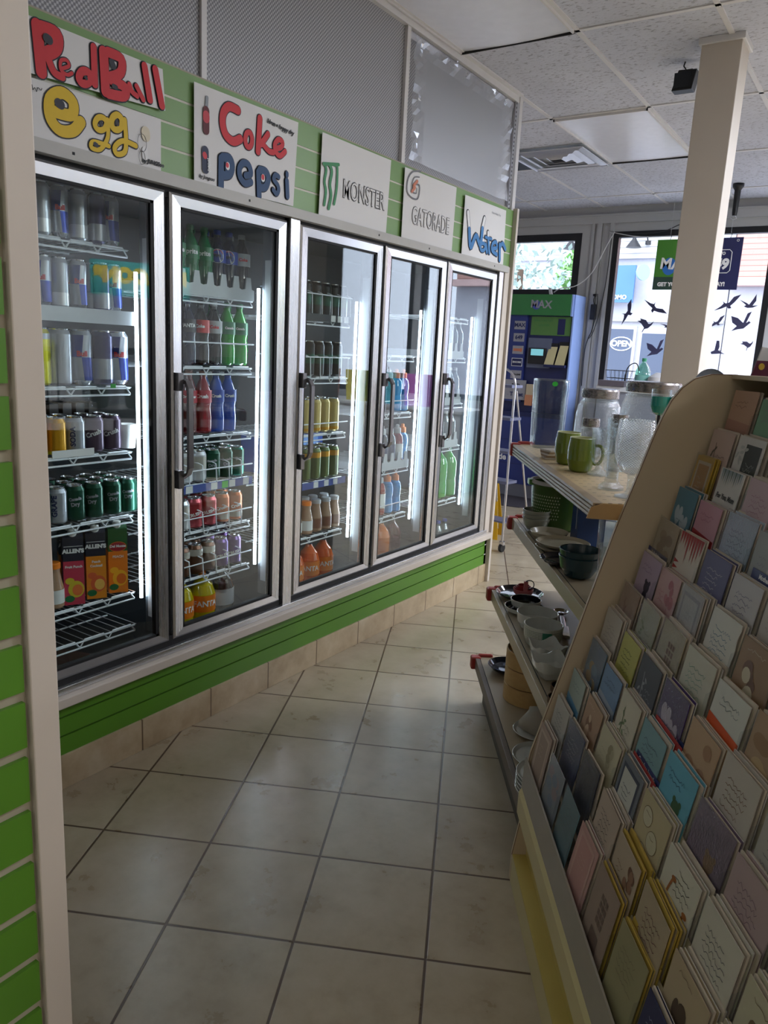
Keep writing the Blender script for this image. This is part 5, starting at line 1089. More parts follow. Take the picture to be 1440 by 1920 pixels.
# --- third shelf
Z3 = .50+e
b = bowlp(MB(), .06, .098, .024, M_dk); t = solo(b, 'dark_plate', .578, 3.01, Z3, 'dark glazed plate with a pale rim under the red measuring cups', 'plate')
t = gth('measuring_cups', 'nested red measuring cups on a black ring resting on the dark plate', 'measuring cups', .588, 2.995, Z3+.0095, GA); M_rc = pm('red cup plastic', (150, 44, 48), .3)
for k in range(4):
    b = MB(); bowlp(b, .030-.004*k, .042-.006*k, .032-.002*k, M_rc if k else pm('pink cup plastic', (196, 110, 112), .35), z=.002+.007*k, seg=24, wall=.002); b.build('cup', t)
b = MB(); b.box(-.006, .010, -.04, -.03, .03, .075, MATS['pink cup plastic']); b.build('handle', t)
b = MB(); b.tube([(.016+.019*math.cos(a), -.035, .062+.019*math.sin(a)) for a in [k*PI/8 for k in range(16)]], .0022, M_black, 6, True); b.build('ring', t)
b = bowlp(MB(), .055, .078, .028, M_wg, M_dk); solo(b, 'shallow_dish', .565, 2.82, Z3, 'pale dish with a dark inside under the smaller dark bowl', 'dish')
b = bowlp(MB(), .046, .060, .040, M_wg, M_dk); solo(b, 'dark_inside_bowl', .572, 2.84, Z3+.0105, 'pale bowl with a dark inside standing in the shallow dish', 'bowl')
b = bowlp(MB(), .060, .076, .062, M_wg, foot=.8); solo(b, 'white_baking_bowl', .582, 2.655, Z3, 'plain white deep bowl between the dark bowls and the green dotted bowl', 'bowl')
def dots():
    t = NT('dotted glaze'); x, y, z = t.xyz(); ang = t.math('ARCTAN2', y, x); fx = t.math('FRACT', t.math('MULTIPLY', ang, 80/(2*PI))); fz = t.math('FRACT', t.math('MULTIPLY', z, 180))
    d = t.math('ADD', t.math('POWER', t.math('SUBTRACT', fx, .5), 2), t.math('POWER', t.math('SUBTRACT', fz, .5), 2)); k = t.math('LESS_THAN', d, .075)
    inr = t.math('MULTIPLY', t.math('GREATER_THAN', z, .008), t.math('LESS_THAN', z, .066)); blot = t.math('MULTIPLY', t.math('GREATER_THAN', t.math('SINE', t.math('MULTIPLY', ang, 3)), .75), t.math('GREATER_THAN', z, .03))
    c = t.mix(t.math('MULTIPLY', k, inr), rgb(190, 194, 180), rgb(70, 84, 74)); t.l(t.mix(t.math('MULTIPLY', blot, inr), c, rgb(60, 120, 96)), t.b.inputs['Base Color']); t.b.inputs['Roughness'].default_value = .2; return t.m
b = bowlp(MB(), .056, .068, .076, dots(), M_wg, foot=.85); solo(b, 'dotted_bowl', .572, 2.495, Z3, 'white bowl with dark dots and green leaf marks', 'bowl')
def sqbowl(gx, gy, s, h, lb, rz):
    b = MB(); n = 32
    def rg(q, z, lift=0): 
        out = []
        for k in range(n):
            a = 2*PI*k/n+PI/4; c, w = math.cos(a), math.sin(a); m = max(abs(c), abs(w)); u = .25; rr = q*((1-u)/m+u)
            out.append((rr*c, rr*w, z+lift*(abs(math.sin(2*a)))**3))
        return out
    P = [rg(s*.5, 0), rg(s*.62, .006), rg(s*.86, h*.5, .004), rg(s, h, .016), rg(s*.96, h, .016), rg(s*.82, h*.5, .004), rg(s*.55, .01)]
    for a, c in zip(P, P[1:]): b.add(a+c, [(j, (j+1) % n, n+(j+1) % n, n+j) for j in range(n)], M_wg, True)
    b.add(P[-1], [tuple(range(n))], M_wg); b.add(P[0], [tuple(range(n-1, -1, -1))], M_wg); solo(b, 'square_bowl', gx, gy, Z3, lb, 'bowl', 'square white bowls', rz)
sqbowl(.560, 2.355, .052, .05, 'white square bowl with upturned corners, beside the dotted bowl', GA+.3); sqbowl(.545, 2.225, .055, .055, 'white square bowl with upturned corners, nearest the card rack', GA+.25)
t = gth('serving_ladle', 'shiny steel ladle lying at the back of the third shelf', 'ladle', .690, 2.70, Z3+.006, GA-.15)
b = MB(); b.box(-.008, .008, -.16, .10, 0, .006, M_chrome); b.box(-.013, .013, -.16, -.06, 0, .014, M_chrome); b.build('handle', t, bevel=.002)
b = MB(); bowlp(b, .012, .03, .014, M_chrome, z=-.004, seg=20, wall=.002); b.v = [(x, y+.12, z) for x, y, z in b.v]; b.build('ladle_bowl', t)
b = bowlp(MB(), .026, .040, .05, M_bone); solo(b, 'small_cup', .655, 2.30, Z3, 'small grey cup behind the square white bowls', 'cup')
for k, (gx, gy) in enumerate(((.555, 2.10), (.530, 2.02))):
    b = bowlp(MB(), .030, .036, .030, pm('wicker brown', (90, 66, 42), .7, var=.3, scale=90), M_dk, seg=20); solo(b, 'wicker_cup', gx, gy, Z3, 'small dark wicker holder, %s the end panel' % ('farther from' if k == 0 else 'touching'), 'basket', 'wicker holders')
# --- bottom shelf
Z4 = .195+e
b = bowlp(MB(), .045, .082, .030, pm('polished black lid', (30, 38, 52), .06, .4)); solo(b, 'black_pan', .545, 2.955, Z4, 'shiny black shallow pan at the far end of the bottom shelf', 'pan')
t = gth('bamboo_steamer', 'three tier bamboo steamer basket on the bottom shelf', 'steamer', .592, 2.71, Z4); M_bam = wood_mat('bamboo', (176, 140, 84), (206, 172, 116), .5, 2); M_bamd = pm('bamboo groove', (84, 58, 32), .7)
for k in range(3):
    b = MB(); z = .068*k; b.lathe([(.096, z), (.100, z+.002), (.100, z+.064), (.096, z+.066)], M_bam, 36, cap=False); b.lathe([(.095, z+.066), (.094, z+.045), (.001, z+.043)], M_bam, 36, cap=False); b.lathe([(.0965, z+.0655), (.0965, z+.0685)], M_bamd, 36, cap=False); b.lathe([(.0945, z+.066), (.0965, z+.066)], M_bamd, 36, cap=False)
    b.build('steamer_tier', t)
b = MB(); vs = []; rd = random.Random(9)
for j in range(7):
    for i in range(14): a = 2*PI*i/14; r_ = (.050, .062, .060, .050, .040, .030, .012)[j]*(1+rd.uniform(-.16, .16)); vs.append((r_*math.cos(a), r_*math.sin(a), (0, .012, .035, .055, .068, .075, .079)[j]+rd.uniform(-.004, .004)*(j > 0)))
b.add(vs, [(j*14+i, j*14+(i+1) % 14, (j+1)*14+(i+1) % 14, (j+1)*14+i) for j in range(6) for i in range(14)]+[tuple(84+i for i in range(14))], pm('crumpled cloth', (170, 164, 148), .8), True); solo(b, 'cloth_bundle', .575, 2.44, Z4+.012, 'crumpled off-white cloth bundle lying on a white dish', 'cloth')
b = bowlp(MB(), .055, .08, .012, M_wg); solo(b, 'white_dish', .568, 2.44, Z4, 'white dish under the crumpled cloth bundle', 'dish')
b = bowlp(MB(), .065, .092, .014, M_wg); solo(b, 'white_plate', .550, 2.262, Z4, 'single white plate on the bottom shelf between cloth and plate stack', 'plate')
for k in range(5):
    b = bowlp(MB(), .06, .088, .012, M_wg); solo(b, 'small_plate', .525, 2.075, Z4+k*.0125, 'small white plate, %s from the bottom in the stack by the panel' % ORD[k], 'plate', 'stack of small plates')
# ================================================================ GREETING CARD RACK
RY1, RY0 = 1.925, .70      # far and near ends along the aisle
rack = thing('card_rack', 'tall cream greeting card rack with sloping tiers and curved end panel', 'card rack', G(.42, RY0, 0), GA)
def rp(b, name, parent=None, bevel=0):
    b.v = [(x-.42, y-RY0, z) for x, y, z in b.v]; return b.build(name, parent or rack, bevel=bevel)
prof = [(.416, 0), (.416, .085), (.432, .20), (.428, .29), (.442, .405), (.512, .678), (.600, 1.039), (.672, 1.294), (.688, 1.345), (.706, 1.388), (.728, 1.420), (.758, 1.445), (.797, 1.457), (.86, 1.459), (1.30, 1.459), (1.30, 0)]
for y0 in (RY1, RY0-.02):
    b = MB(); b.prism(prof, y0, y0+.018, M_rk, 'y'); e_ = prof[1:15]
    for a, c in zip(e_, e_[1:]): pass
    q = rp(b, 'end_panel', bevel=.0015)
    b = MB(); b.tube([(x-.0012, y0-.0006, z) for x, z in prof[1:14]], .0010, pm('panel edge line', (120, 84, 60), .5), 4); rp(b, 'edge_band', q)
b = MB(); b.box(1.27, 1.29, RY0, RY1, 0, 1.46, M_rk); rp(b, 'back_board')
M_yb = pm('yellow laminate', (196, 176, 96), .45, var=.08, scale=3); M_yr = pm('pale yellow rail', (204, 190, 140), .45, var=.06, scale=3)
b = MB(); b.box(.417, .47, RY0, RY1, 0, .080, M_yr); b.box(.455, .50, RY0, RY1, .085, .224, M_yb); b.box(.417, .475, RY0, RY1, .080, .086, M_yb); rp(b, 'base')
b = MB(); b.prism([(.417, .222), (.417, .285), (.424, .299), (.470, .299), (.470, .222)], RY0, RY1-.001, M_yr); rp(b, 'base_rail', bevel=.001)
b = MB(); b.prism([(.4235, .3005), (.4265, .392), (.431, .392), (.429, .3005)], RY0, RY1-.001, pm('grey pocket lip', (156, 148, 134), .4)); rp(b, 'pocket_lip')
NT_ = 12; TZ = [1.415-.082*k for k in range(NT_)]; TX = [.455+(z-.513)*.43 for z in TZ]; TILT = rad(8); CHh = .165
for k in range(NT_):
    x, z = TX[k], TZ[k]; b = MB(); zb = z-CHh
    xb = x-CHh*math.tan(TILT)
    b.prism([(xb-.004, zb-.004), (xb+.034, zb-.004), (xb+.034, zb-.001), (xb-.004, zb-.001)], RY0, RY1, M_rk)
    b.prism([(xb+.030, zb-.001), (xb+.0325, zb-.001), (x+.031, z-.012), (x+.0285, z-.012)], RY0, RY1, M_rk); tr = rp(b, 'tier')
    for c in range(1, 9):
        y = 1.9075-.145*c; b = MB()
        if y > RY0: b.prism([(xb-.006, zb), (xb+.026, zb), (x+.024, z-.03), (x-.012, z-.045)], y-.0005, y+.0005, M_acryl, 'y'); rp(b, 'clear_divider', tr)
b = MB(); b.box(.87, 1.27, RY0, RY1, 1.375, 1.39, M_rk); b.box(.868, .874, RY0, RY1, 1.385, 1.412, M_white); rp(b, 'top_shelf')
# ---------------------------------------------------------------- the cards
def cm(c): return pm('card %d %d %d' % c, c, .55, var=.05, scale=9)
M_env = pm('envelope cream', (204, 190, 172), .7, var=.04); M_envw = pm('card stock white', (206, 202, 196), .6, var=.03); M_envy = pm('envelope gold', (190, 160, 70), .6)
def motif(b, kind, w, h, c2, c3, rd, txt=None):
    y = -.0006; y2 = -.0010; A, Bm = cm(c2), cm(c3)
    def script(x0, x1, z, n, m, hh=.004):
        for r_ in range(n):
            zz = z-r_*.0115; p = []; x = x0+rd.uniform(0, .01); xe = x1-rd.uniform(0, .02)
            while x < xe: p.append((x, zz+rd.uniform(-hh, hh))); x += .0045
            if len(p) > 2: b.stroke(p, .0011, y2, m, False)
    if kind == 'script': script(.02, w-.02, h*.80, 5, A)
    elif kind == 'low': script(.02, w-.02, h*.84, 2, A); b.flat([(0, 0), (w, 0), (w, h*.55), (0, h*.6)], y, Bm)
    elif kind == 'rose':
        for k in range(9): b.blob(w*.68+rd.uniform(-.02, .02), h*.72+rd.uniform(-.022, .022), .012, .010, y-.00002*k, A if k % 2 else Bm, 10, rd.uniform(0, 3))
        b.stroke([(w*.66, h*.66), (w*.7, h*.45), (w*.6, h*.2)], .002, y, Bm); script(.015, w*.55, h*.7, 3, A)
    elif kind == 'hearts':
        for sx in (.33, .68):
            cx, cz = w*sx, h*(.62 if sx < .5 else .52); b.flat([(cx+.0017*16*math.sin(a)**3*.9, cz+.0020*(13*math.cos(a)-5*math.cos(2*a)-2*math.cos(3*a)-math.cos(4*a))) for a in [2*PI*k/26 for k in range(26)]], y-.00003*sx, A)
        script(w*.22, w*.8, h*.55, 2, Bm, .003)
    elif kind == 'frame': b.flat([(.012, .012), (w-.012, .012), (w-.012, h-.012), (.012, h-.012)], y, A); b.flat([(.02, .02), (w-.02, .02), (w-.02, h-.02), (.02, h-.02)], y-.00008, Bm); script(.03, w-.03, h*.7, 3, A)
    elif kind == 'dark': b.flat([(w*.35, h*.12), (w*.92, h*.12), (w*.92, h*.90), (w*.35, h*.90)], y, A); script(w*.42, w*.86, h*.62, 3, Bm, .005); [b.blob(w*.25+rd.uniform(-.02, .02), h*rd.uniform(.2, .85), .010, .004, y2, Bm, 8, rd.uniform(0, 3)) for k in range(9)]
    elif kind == 'leaves':
        for k in range(11): b.flat([(x0 := .008+k*(w-.016)/11, h-.002), (x0+(w-.016)/11, h-.002), (x0+(w-.016)/22, h-.022-rd.uniform(0, .018))], y, A if k % 2 else Bm)
        for k in range(14): b.blob(.01+k*(w-.02)/13, h*.28+.012*math.sin(k), .006, .003, y, A, 8, rd.uniform(0, 3))
        b.stroke([(.008, h*.34), (w*.4, h*.24), (w*.7, h*.30), (w-.01, h*.22)], .0016, y, A)
    elif kind == 'zig':
        for k in range(9): x0 = k*w/9; b.flat([(x0, h), (x0+w/9, h), (x0+w/18, h-.03-rd.uniform(0, .045))], y, A)
        for k in range(5): b.flat([(0, h*(.3+.08*k)), (w*.22, h*(.27+.08*k)), (0, h*(.24+.08*k))], y, A)
        script(w*.3, w*.85, h*.42, 2, A, .003)
    elif kind == 'grid':
        for i in range(3):
            for j in range(4): b.flat([(w*.4+i*.013, h*.45+j*.016), (w*.4+i*.013+.010, h*.45+j*.016), (w*.4+i*.013+.010, h*.45+j*.016+.012), (w*.4+i*.013, h*.45+j*.016+.012)], y, A)
        b.flat([(w*.3, h*.1), (w*.75, h*.1), (w*.7, h*.36), (w*.34, h*.36)], y, A)
    elif kind == 'bear':
        b.blob(w*.62, h*.55, .017, .015, y, A); b.blob(w*.62-.012, h*.55+.013, .006, .006, y, A); b.blob(w*.62+.012, h*.55+.013, .006, .006, y, A); b.blob(w*.62, h*.40, .014, .018, y-.00003, A); script(.015, w*.8, h*.84, 2, Bm)
    elif kind == 'animals':
        for cx, cz in ((.25, .5), (.72, .34)):
            X, Z_ = w*cx, h*cz; b.stroke([(X, Z_-.03), (X, Z_+.006), (X+.008, Z_+.034)], .006, y, A); b.blob(X+.012, Z_+.038, .009, .005, y-.00003, A); b.stroke([(X-.012, Z_-.035), (X-.008, Z_), (X, Z_+.002)], .008, y, A)
        script(w*.35, w*.92, h*.86, 4, Bm)
    elif kind == 'bubbles':
        for cx, cz, r_ in ((.3, .78, .02), (.62, .6, .022), (.4, .38, .02)): b.blob(w*cx, h*cz, r_+.0012, r_*.9+.0012, y, Bm); b.blob(w*cx, h*cz, r_, r_*.9, y-.00006, A); script(w*cx-.012, w*cx+.014, h*cz+.006, 2, Bm, .0015)
    elif kind == 'stain':
        for k in range(7): b.blob(w*.45+rd.uniform(-.02, .025), h*.5+rd.uniform(-.05, .04), rd.uniform(.008, .018), rd.uniform(.008, .02), y-.00002*k, A if k < 4 else Bm, 12, rd.uniform(0, 3))
        script(.02, w-.03, h*.9, 1, Bm)
    elif kind == 'arch':
        for cx in (.28, .7): X = w*cx; b.flat([(X-.022, .02), (X+.022, .02), (X+.022, h*.5)]+[(X+.022*math.cos(a), h*.5+.018*math.sin(a)) for a in [PI*k/8 for k in range(9)]]+[(X-.022, h*.5)], y, A); b.flat([(X-.015, .028), (X+.015, .028), (X+.015, h*.48), (X, h*.56), (X-.015, h*.48)], y-.00006, Bm)
        b.blob(w*.7, h*.82, .016, .014, y, A)
    elif kind == 'cloud': [b.blob(w*rd.uniform(.25, .75), h*rd.uniform(.35, .8), .022, .014, y-.00003*k, A if k % 2 else Bm, 14) for k in range(7)]
    elif kind == 'band': b.flat([(0, 0), (w, 0), (w, h*.42), (0, h*.46)], y, A); script(.02, w-.02, h*.85, 3, Bm)
    elif kind == 'twig': b.stroke([(w*.3, h*.25), (w*.34, h*.5), (w*.3, h*.8)], .003, y, A); [b.blob(w*.3+rd.uniform(-.012, .02), h*(.28+.055*k), .008, .0035, y, A, 8, rd.uniform(-1, 1)) for k in range(9)]; script(w*.45, w*.9, h*.62, 3, Bm)
    if txt: b.text(txt, .016, w*.5, h*.62, y2-.0004, Bm if kind != 'leaves' else cm((60, 60, 60)), bold=.0008, shear=.2)
def card_obj(col, kind, c2, c3, w, h, seed, txt=None, wrap=False, deckle=False):
    b = MB(); m = cm(col); th = .0016; rd = random.Random(seed)
    if deckle:
        e2 = [(w, z*h/14) for z in range(15)]; e2 = [(w+rd.uniform(-.004, .001), z) for _, z in e2]; pts = [(0, 0)]+e2+[(0, h)]
        b.prism(pts, 0, th, m)
    elif kind == 'hearts' and col[2] > 150: b.box(0, w, 0, th, 0, h, m)
    else: b.box(0, w, 0, th, 0, h, m)
    motif(b, kind, w, h, c2, c3, rd, txt)
    if wrap: b.box(-.003, w+.004, -.0026, -.0022, 0, h+.006, M_cello)
    return b
P_, Wt, Gy, Bl, Rd, Nv, Cr, Br, Gn, Te = (196, 150, 150), (206, 202, 196), (130, 132, 134), (130, 158, 190), (160, 44, 40), (44, 50, 90), (198, 186, 160), (120, 84, 58), (90, 110, 80), (84, 140, 150)
# per tier, from the end panel towards the photographer: colour, motif, second and third colour, number of copies, wrapped, text, short description
CARDS = [
 [((186, 150, 126), 'low', (110, 84, 70), (170, 128, 112), 2, 0, '', 'peach script card'), ((120, 158, 130), 'band', (150, 180, 160), Gy, 2, 0, '', 'sage green card')],
 [((196, 172, 160), 'twig', (104, 92, 78), (90, 84, 80), 3, 0, '', 'pale pink feather card'), (Wt, 'dark', (62, 66, 64), (180, 180, 176), 4, 0, '', 'white card with charcoal panel')],
 [((200, 158, 40), 'frame', (206, 196, 170), (180, 130, 60), 3, 1, '', 'gold framed narrow card'), (Wt, 'leaves', (100, 116, 112), (148, 160, 166), 3, 0, 'For You, Mom', 'leafy card for mom'), ((188, 160, 162), 'script', (150, 110, 120), P_, 4, 0, '', 'dusty pink script card')],
 [((84, 128, 144), 'hearts', (170, 186, 194), (90, 110, 130), 4, 0, '', 'blue double heart card'), ((190, 140, 152), 'low', (150, 90, 110), (156, 36, 40), 4, 0, '', 'pink card with red lower half'), ((176, 192, 206), 'script', (90, 100, 130), Bl, 4, 1, '', 'pale blue script card'), ((150, 150, 148), 'rose', (120, 120, 124), (180, 176, 170), 3, 0, '', 'grey flower card'), ((196, 188, 176), 'script', (130, 110, 110), Gy, 3, 0, '', 'plain ivory verse card at the frame edge')],
 [((176, 160, 130), 'cloud', (130, 110, 84), (150, 128, 96), 2, 1, '', 'sepia balloon card'), ((206, 196, 182), 'zig', Rd, Rd, 2, 0, '', 'red pointed flag card'), ((92, 88, 124), 'script', (190, 186, 200), (120, 116, 150), 4, 0, '', 'slate violet card'), ((186, 180, 178), 'script', (110, 106, 130), Gy, 5, 0, '', 'white verse card above a navy tab'), ((180, 170, 160), 'rose', (150, 120, 120), Gy, 3, 0, '', 'oatmeal flower card at the frame edge')],
 [((176, 158, 176), 'bear', (60, 54, 70), (120, 100, 130), 4, 0, '', 'lilac bear card'), ((190, 152, 148), 'rose', (176, 110, 112), (160, 92, 98), 5, 0, '', 'pink rose card'), ((186, 182, 176), 'frame', (150, 150, 150), (190, 188, 180), 5, 1, '', 'white card in clear wrap'), ((204, 200, 188), 'script', (70, 110, 130), Te, 3, 0, '', 'deckle edged verse card'), ((150, 120, 90), 'stain', (110, 80, 60), Cr, 3, 0, '', 'brown patterned card'), ((170, 160, 150), 'script', (90, 80, 80), Gy, 2, 0, '', 'stone coloured verse card at the frame edge')],
 [((164, 134, 112), 'twig', (120, 66, 50), (100, 80, 60), 2, 1, '', 'tan card with red sprigs'), ((178, 178, 148), 'twig', (120, 140, 90), (90, 100, 80), 2, 1, '', 'cream card with green base'), ((184, 170, 130), 'grid', (120, 78, 50), Br, 4, 1, '', 'cream card with brown window grid'), ((196, 192, 174), 'script', (110, 150, 130), Te, 5, 0, '', 'pale mint verse card'), ((206, 204, 194), 'low', (110, 120, 120), (214, 86, 30), 3, 0, '', 'white card with orange base'), ((170, 140, 110), 'cloud', (150, 116, 80), (190, 160, 120), 3, 0, '', 'tan cloud card'), ((190, 176, 150), 'frame', (160, 140, 110), Cr, 3, 0, '', 'sand framed card at the frame edge')],
 [((190, 182, 168), 'script', (140, 130, 124), Gy, 5, 0, '', 'small white verse card'), ((180, 176, 84), 'script', (70, 70, 40), Gn, 5, 0, '', 'lime yellow card'), ((72, 74, 82), 'twig', (150, 150, 154), (160, 160, 164), 5, 0, '', 'charcoal card'), ((72, 46, 108), 'hearts', (202, 190, 206), (130, 100, 150), 3, 1, '', 'purple card with white hearts'), ((184, 152, 120), 'arch', (160, 122, 92), (200, 172, 142), 4, 0, '', 'peach card with two arched doors'), ((190, 180, 170), 'script', Br, Gy, 4, 0, '', 'cream side verse card'), ((176, 170, 164), 'script', (110, 100, 110), Gy, 3, 0, '', 'putty verse card at the frame edge')],
 [((92, 124, 148), 'cloud', (176, 152, 110), (110, 150, 176), 2, 1, '', 'blue card with tan clouds'), ((112, 140, 170), 'low', (80, 90, 110), (150, 160, 170), 3, 0, '', 'steel blue card'), ((200, 192, 170), 'twig', (110, 130, 90), (120, 116, 100), 4, 0, '', 'ivory sprig card'), ((120, 156, 160), 'script', (70, 84, 96), Te, 3, 0, '', 'teal grey card'), ((100, 168, 190), 'bear', (62, 96, 60), (40, 70, 100), 4, 0, '', 'sky blue card with green figure'), ((130, 110, 130), 'bear', (150, 116, 80), (110, 90, 120), 3, 1, '', 'mauve bear card'), ((174, 150, 150), 'script', (120, 96, 110), P_, 5, 0, '', 'rosy beige verse card'), ((186, 178, 160), 'rose', (150, 130, 110), Cr, 3, 0, '', 'biscuit flower card at the frame edge')],
 [((160, 172, 160), 'low', (110, 120, 120), (90, 140, 170), 3, 0, '', 'pale card with blue base'), ((172, 140, 112), 'stain', (140, 104, 80), (206, 180, 150), 3, 0, '', 'tan photo card'), ((194, 186, 156), 'rose', (170, 160, 130), (150, 140, 110), 4, 0, '', 'ivory rose card'), ((112, 116, 124), 'frame', (60, 66, 84), (196, 196, 186), 4, 0, '', 'grey portrait card'), ((186, 172, 136), 'bubbles', (196, 188, 160), (120, 96, 70), 5, 0, '', 'speech bubble cartoon card'), ((206, 200, 184), 'animals', (156, 96, 44), (60, 60, 56), 4, 0, '', 'white giraffe card'), ((200, 192, 178), 'script', (90, 90, 96), Gy, 4, 0, '', 'pale grey verse card'), ((190, 180, 156), 'stain', (96, 72, 52), (120, 96, 72), 4, 0, '', 'wheat card with brown animal photo')],
 [((178, 174, 164), 'script', (80, 90, 96), Gy, 2, 0, '', 'ivory lined card'), ((70, 80, 116), 'script', (190, 194, 206), (150, 156, 180), 2, 1, '', 'navy swirl card'), ((50, 56, 70), 'frame', (70, 76, 96), (56, 60, 76), 2, 1, '', 'dark navy wrapped card'), ((182, 164, 146), 'script', (60, 56, 60), Br, 5, 0, '', 'cream card with brown edges'), ((180, 162, 140), 'rose', (110, 76, 56), (140, 104, 80), 5, 0, '', 'cream card with horse sketch'), ((176, 158, 132), 'script', (100, 50, 60), Br, 5, 0, '', 'cream card with maroon script'), ((180, 160, 132), 'stain', (84, 66, 52), (110, 90, 72), 6, 0, '', 'cream card with brown puppy photo'), ((176, 164, 140), 'script', (96, 84, 70), Br, 5, 0, '', 'straw verse card at the frame edge')],
 [((172, 150, 136), 'frame', (190, 172, 156), (160, 140, 124), 3, 0, '', 'beige framed card'), ((150, 158, 166), 'cloud', (170, 150, 150), (130, 150, 170), 1, 1, '', 'silver card in glossy wrap'), ((104, 140, 146), 'script', (70, 100, 110), Te, 1, 1, '', 'turquoise card in glossy wrap'), ((186, 146, 138), 'frame', (196, 158, 148), (186, 142, 134), 3, 0, '', 'blush pink card'), ((150, 130, 116), 'grid', (110, 90, 80), Br, 3, 0, '', 'sepia sketch card'), ((150, 142, 106), 'script', (120, 110, 80), Br, 4, 0, '', 'olive gold card'), ((44, 46, 84), 'script', (150, 156, 180), (110, 116, 150), 3, 0, '', 'torn edged navy card')],
]
TIERN = ['top'] + ORD[1:11] + ['lowest']
for k, rowc in enumerate(CARDS):
    xt, zt = TX[k], TZ[k]; zb = zt-CHh
    for c, (col, kind, c2, c3, n, wrap, txt, desc) in enumerate(rowc):
        rd = random.Random(k*31+c); w = .122 if kind != 'frame' or col[0] > 190 else .112; w = .10 if desc.startswith('gold framed') else w
        dz = rd.uniform(-.006, .012); y1 = 1.900-.145*c-rd.uniform(0, .008)
        tl, rr_, zr = rd.uniform(0, .03), rd.uniform(-.02, .02), rd.uniform(-.02, .04)
        for q in range(min(n, 5)):
            h = CHh+dz+(rd.uniform(-.003, .006) if q else 0); off = q*.0060
            if q == 0: b = card_obj(col, kind, c2, c3, w, h, k*77+c, txt, wrap, 'deckle' in desc)
            else:
                b = MB(); em = M_envy if (k >= 10 and c in (4, 5)) or 'gold' in desc else (M_env if q % 2 else M_envw); b.box(0, w+rd.uniform(-.002, .003), 0, .0034 if q % 2 else .0018, 0, h, em)
                if q % 2 == 0: b.box(0, w, -.0004, 0, 0, h, cm(col))
            xx = TX[k]-CHh*math.tan(TILT)+off+.001
            nm = 'greeting_card' if q % 2 == 0 else 'envelope'
            o = b.build(nm, None, G(xx, y1-(rd.uniform(-.003, .003) if q else 0), zb+.0005)); o.rotation_euler = (-TILT-tl, rr_+rd.uniform(-.006, .006), GA-PI/2+zr+rd.uniform(-.003, .003))
            if q == 0: lb = '%s, %s tier, %s pocket' % (desc, TIERN[k], ORD[c])
            else: lb = '%s behind the %s, %s tier, %s pocket' % ({1: 'nearest envelope', 2: 'second copy', 3: 'second envelope', 4: 'third copy'}[q], desc, TIERN[k], ORD[c])
            tag(o, lb, 'greeting card' if q % 2 == 0 else 'envelope', 'cards and envelopes in the %s tier' % TIERN[k])
# coloured divider tabs and odd cards standing up from the tiers
M_tab = pm('navy divider tab', (46, 54, 104), .5); M_tabr = pm('red divider', (170, 40, 34), .5)
def tab(k, y, txt, w, m, lb, dz=.0, off=.024):
    b = MB(); b.box(0, w, 0, .0012, 0, CHh+dz, m)
    if txt: b.text(txt, .013, w*.5, CHh+dz-.010, -.0008, MT['white'], bold=.0005)
    o = b.build('divider_card', None, G(TX[k]-CHh*math.tan(TILT)+off, y, TZ[k]-CHh+.0005)); o.rotation_euler = (-TILT, 0, GA-PI/2); tag(o, lb, 'divider', 'divider tabs between the cards')
tab(5, 1.92, 'Birthday', .13, M_tab, 'navy divider tab nearest the end panel in the sixth tier', .012); tab(4, 1.44, 'Mother Birthday', .15, M_tab, 'navy divider tab in the fifth tier towards the photographer', .012)
tab(8, 1.45, 'Father Birthday', .14, M_tab, 'navy divider tab below the purple hearts card', .018, .026); tab(8, 1.452, '', .14, M_tabr, 'red divider card beside the navy tab under the purple card', .014, .020)
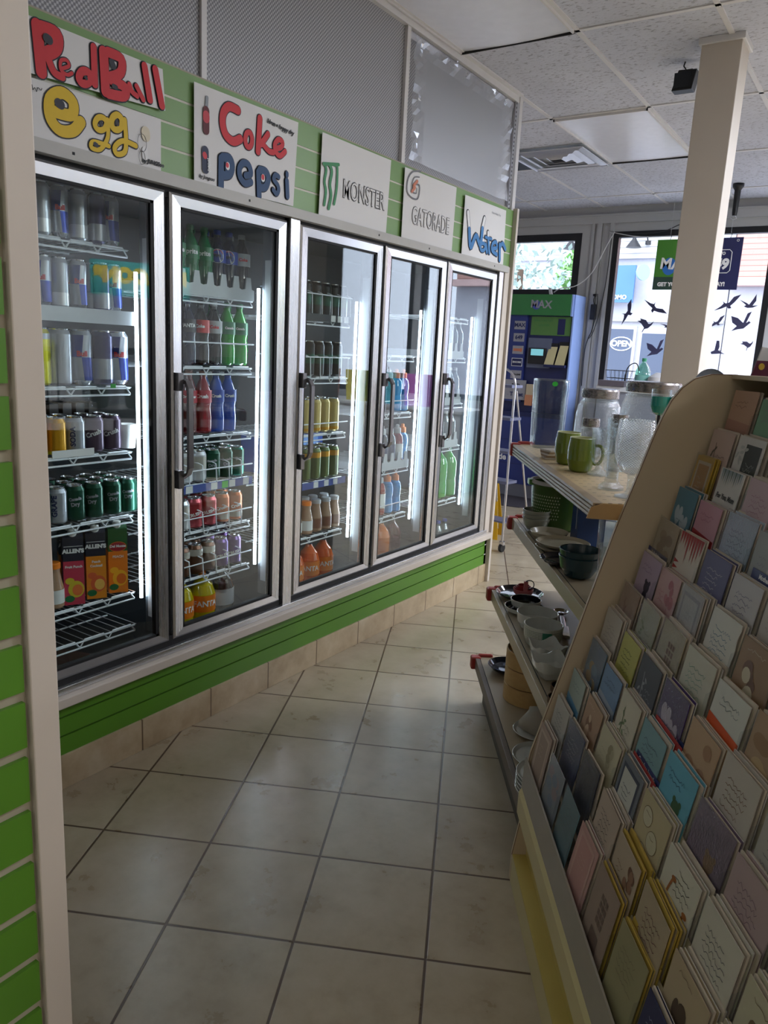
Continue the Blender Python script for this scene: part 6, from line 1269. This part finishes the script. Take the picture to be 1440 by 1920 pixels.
tab(9, 1.452, 'Grandson Juvenile', .13, M_tab, 'navy divider tab behind the grey portrait card', .016, .026); tab(9, 1.455, '', .13, M_tabr, 'red divider card behind the grey portrait card', .010, .021)
# things on top of the rack and gondola
b = MB(); b.box(.845, 1.29, RY0, RY1, 1.449, 1.4592, M_rk); rp(b, 'top_board')
RT = 1.4598
t = gth('open_book', 'open booklet with maroon lower cover and a yellow seal standing on the rack top', 'booklet', .893, 1.865, RT, GA+.15); M_mar = pm('maroon cover', (100, 44, 66), .4)
b = MB(); b.prism([(-.030, 0), (.034, 0), (.030, .036), (-.020, .036)], 0, .005, M_mar); b.prism([(-.020, .036), (.030, .036), (.034, .054), (.004, .066), (-.012, .068)], 0, .004, M_paper); b.build('cover', t)
b = MB(); b.blob(-.008, .022, .008, .008, -.0008, MT['gold'], 14); b.build('seal', t)
t = gth('white_display', 'white moulded display stand at the right edge beside the open booklet', 'display stand', .908, 1.80, RT, GA)
b = MB(); b.prism([(-.01, 0), (.09, 0), (.09, .10), (.04, .10), (.01, .082), (-.018, .056), (-.01, .03)], 0, .04, M_white); b.build('stand_body', t, bevel=.005)
b = MB(); b.box(.025, .09, -.01, 0, .062, .074, pm('display shelf tan', (170, 150, 134), .5)); b.build('stand_shelf', t)
t = gth('green_packet', 'dark green packet in clear wrap behind the white display', 'packet', .975, 1.875, RT, GA)
b = MB(); b.box(-.040, .09, 0, .020, .0, .125, M_cello); b.box(-.028, .08, .003, .017, .003, .112, pm('packet green', (38, 66, 56), .4)); b.build('packet_body', t)
t = gth('display_plate', 'dark patterned plate on a small stand, peeking over the curved panel top', 'plate', .948, 2.30, Z1)
b = MB(); b.lathe([(.001, 0), (.036, .002), (.050, .006), (.052, .008)], pm('patterned grey dish', (84, 92, 104), .2, var=.5, scale=40), 28, cap=False); o = b.build('plate_body', t, (0, 0, .304)); o.rotation_euler = (rad(80), 0, 0)
b = MB(); b.tube([(0, .012, .002), (0, .012, .30)], .004, M_black, 6); b.tube([(-.03, 0, .266), (0, .012, .27), (.03, 0, .266)], .004, M_black, 6); b.lathe([(.035, 0), (.03, .006)], M_black, 16, (0, .012)); b.build('plate_stand', t)
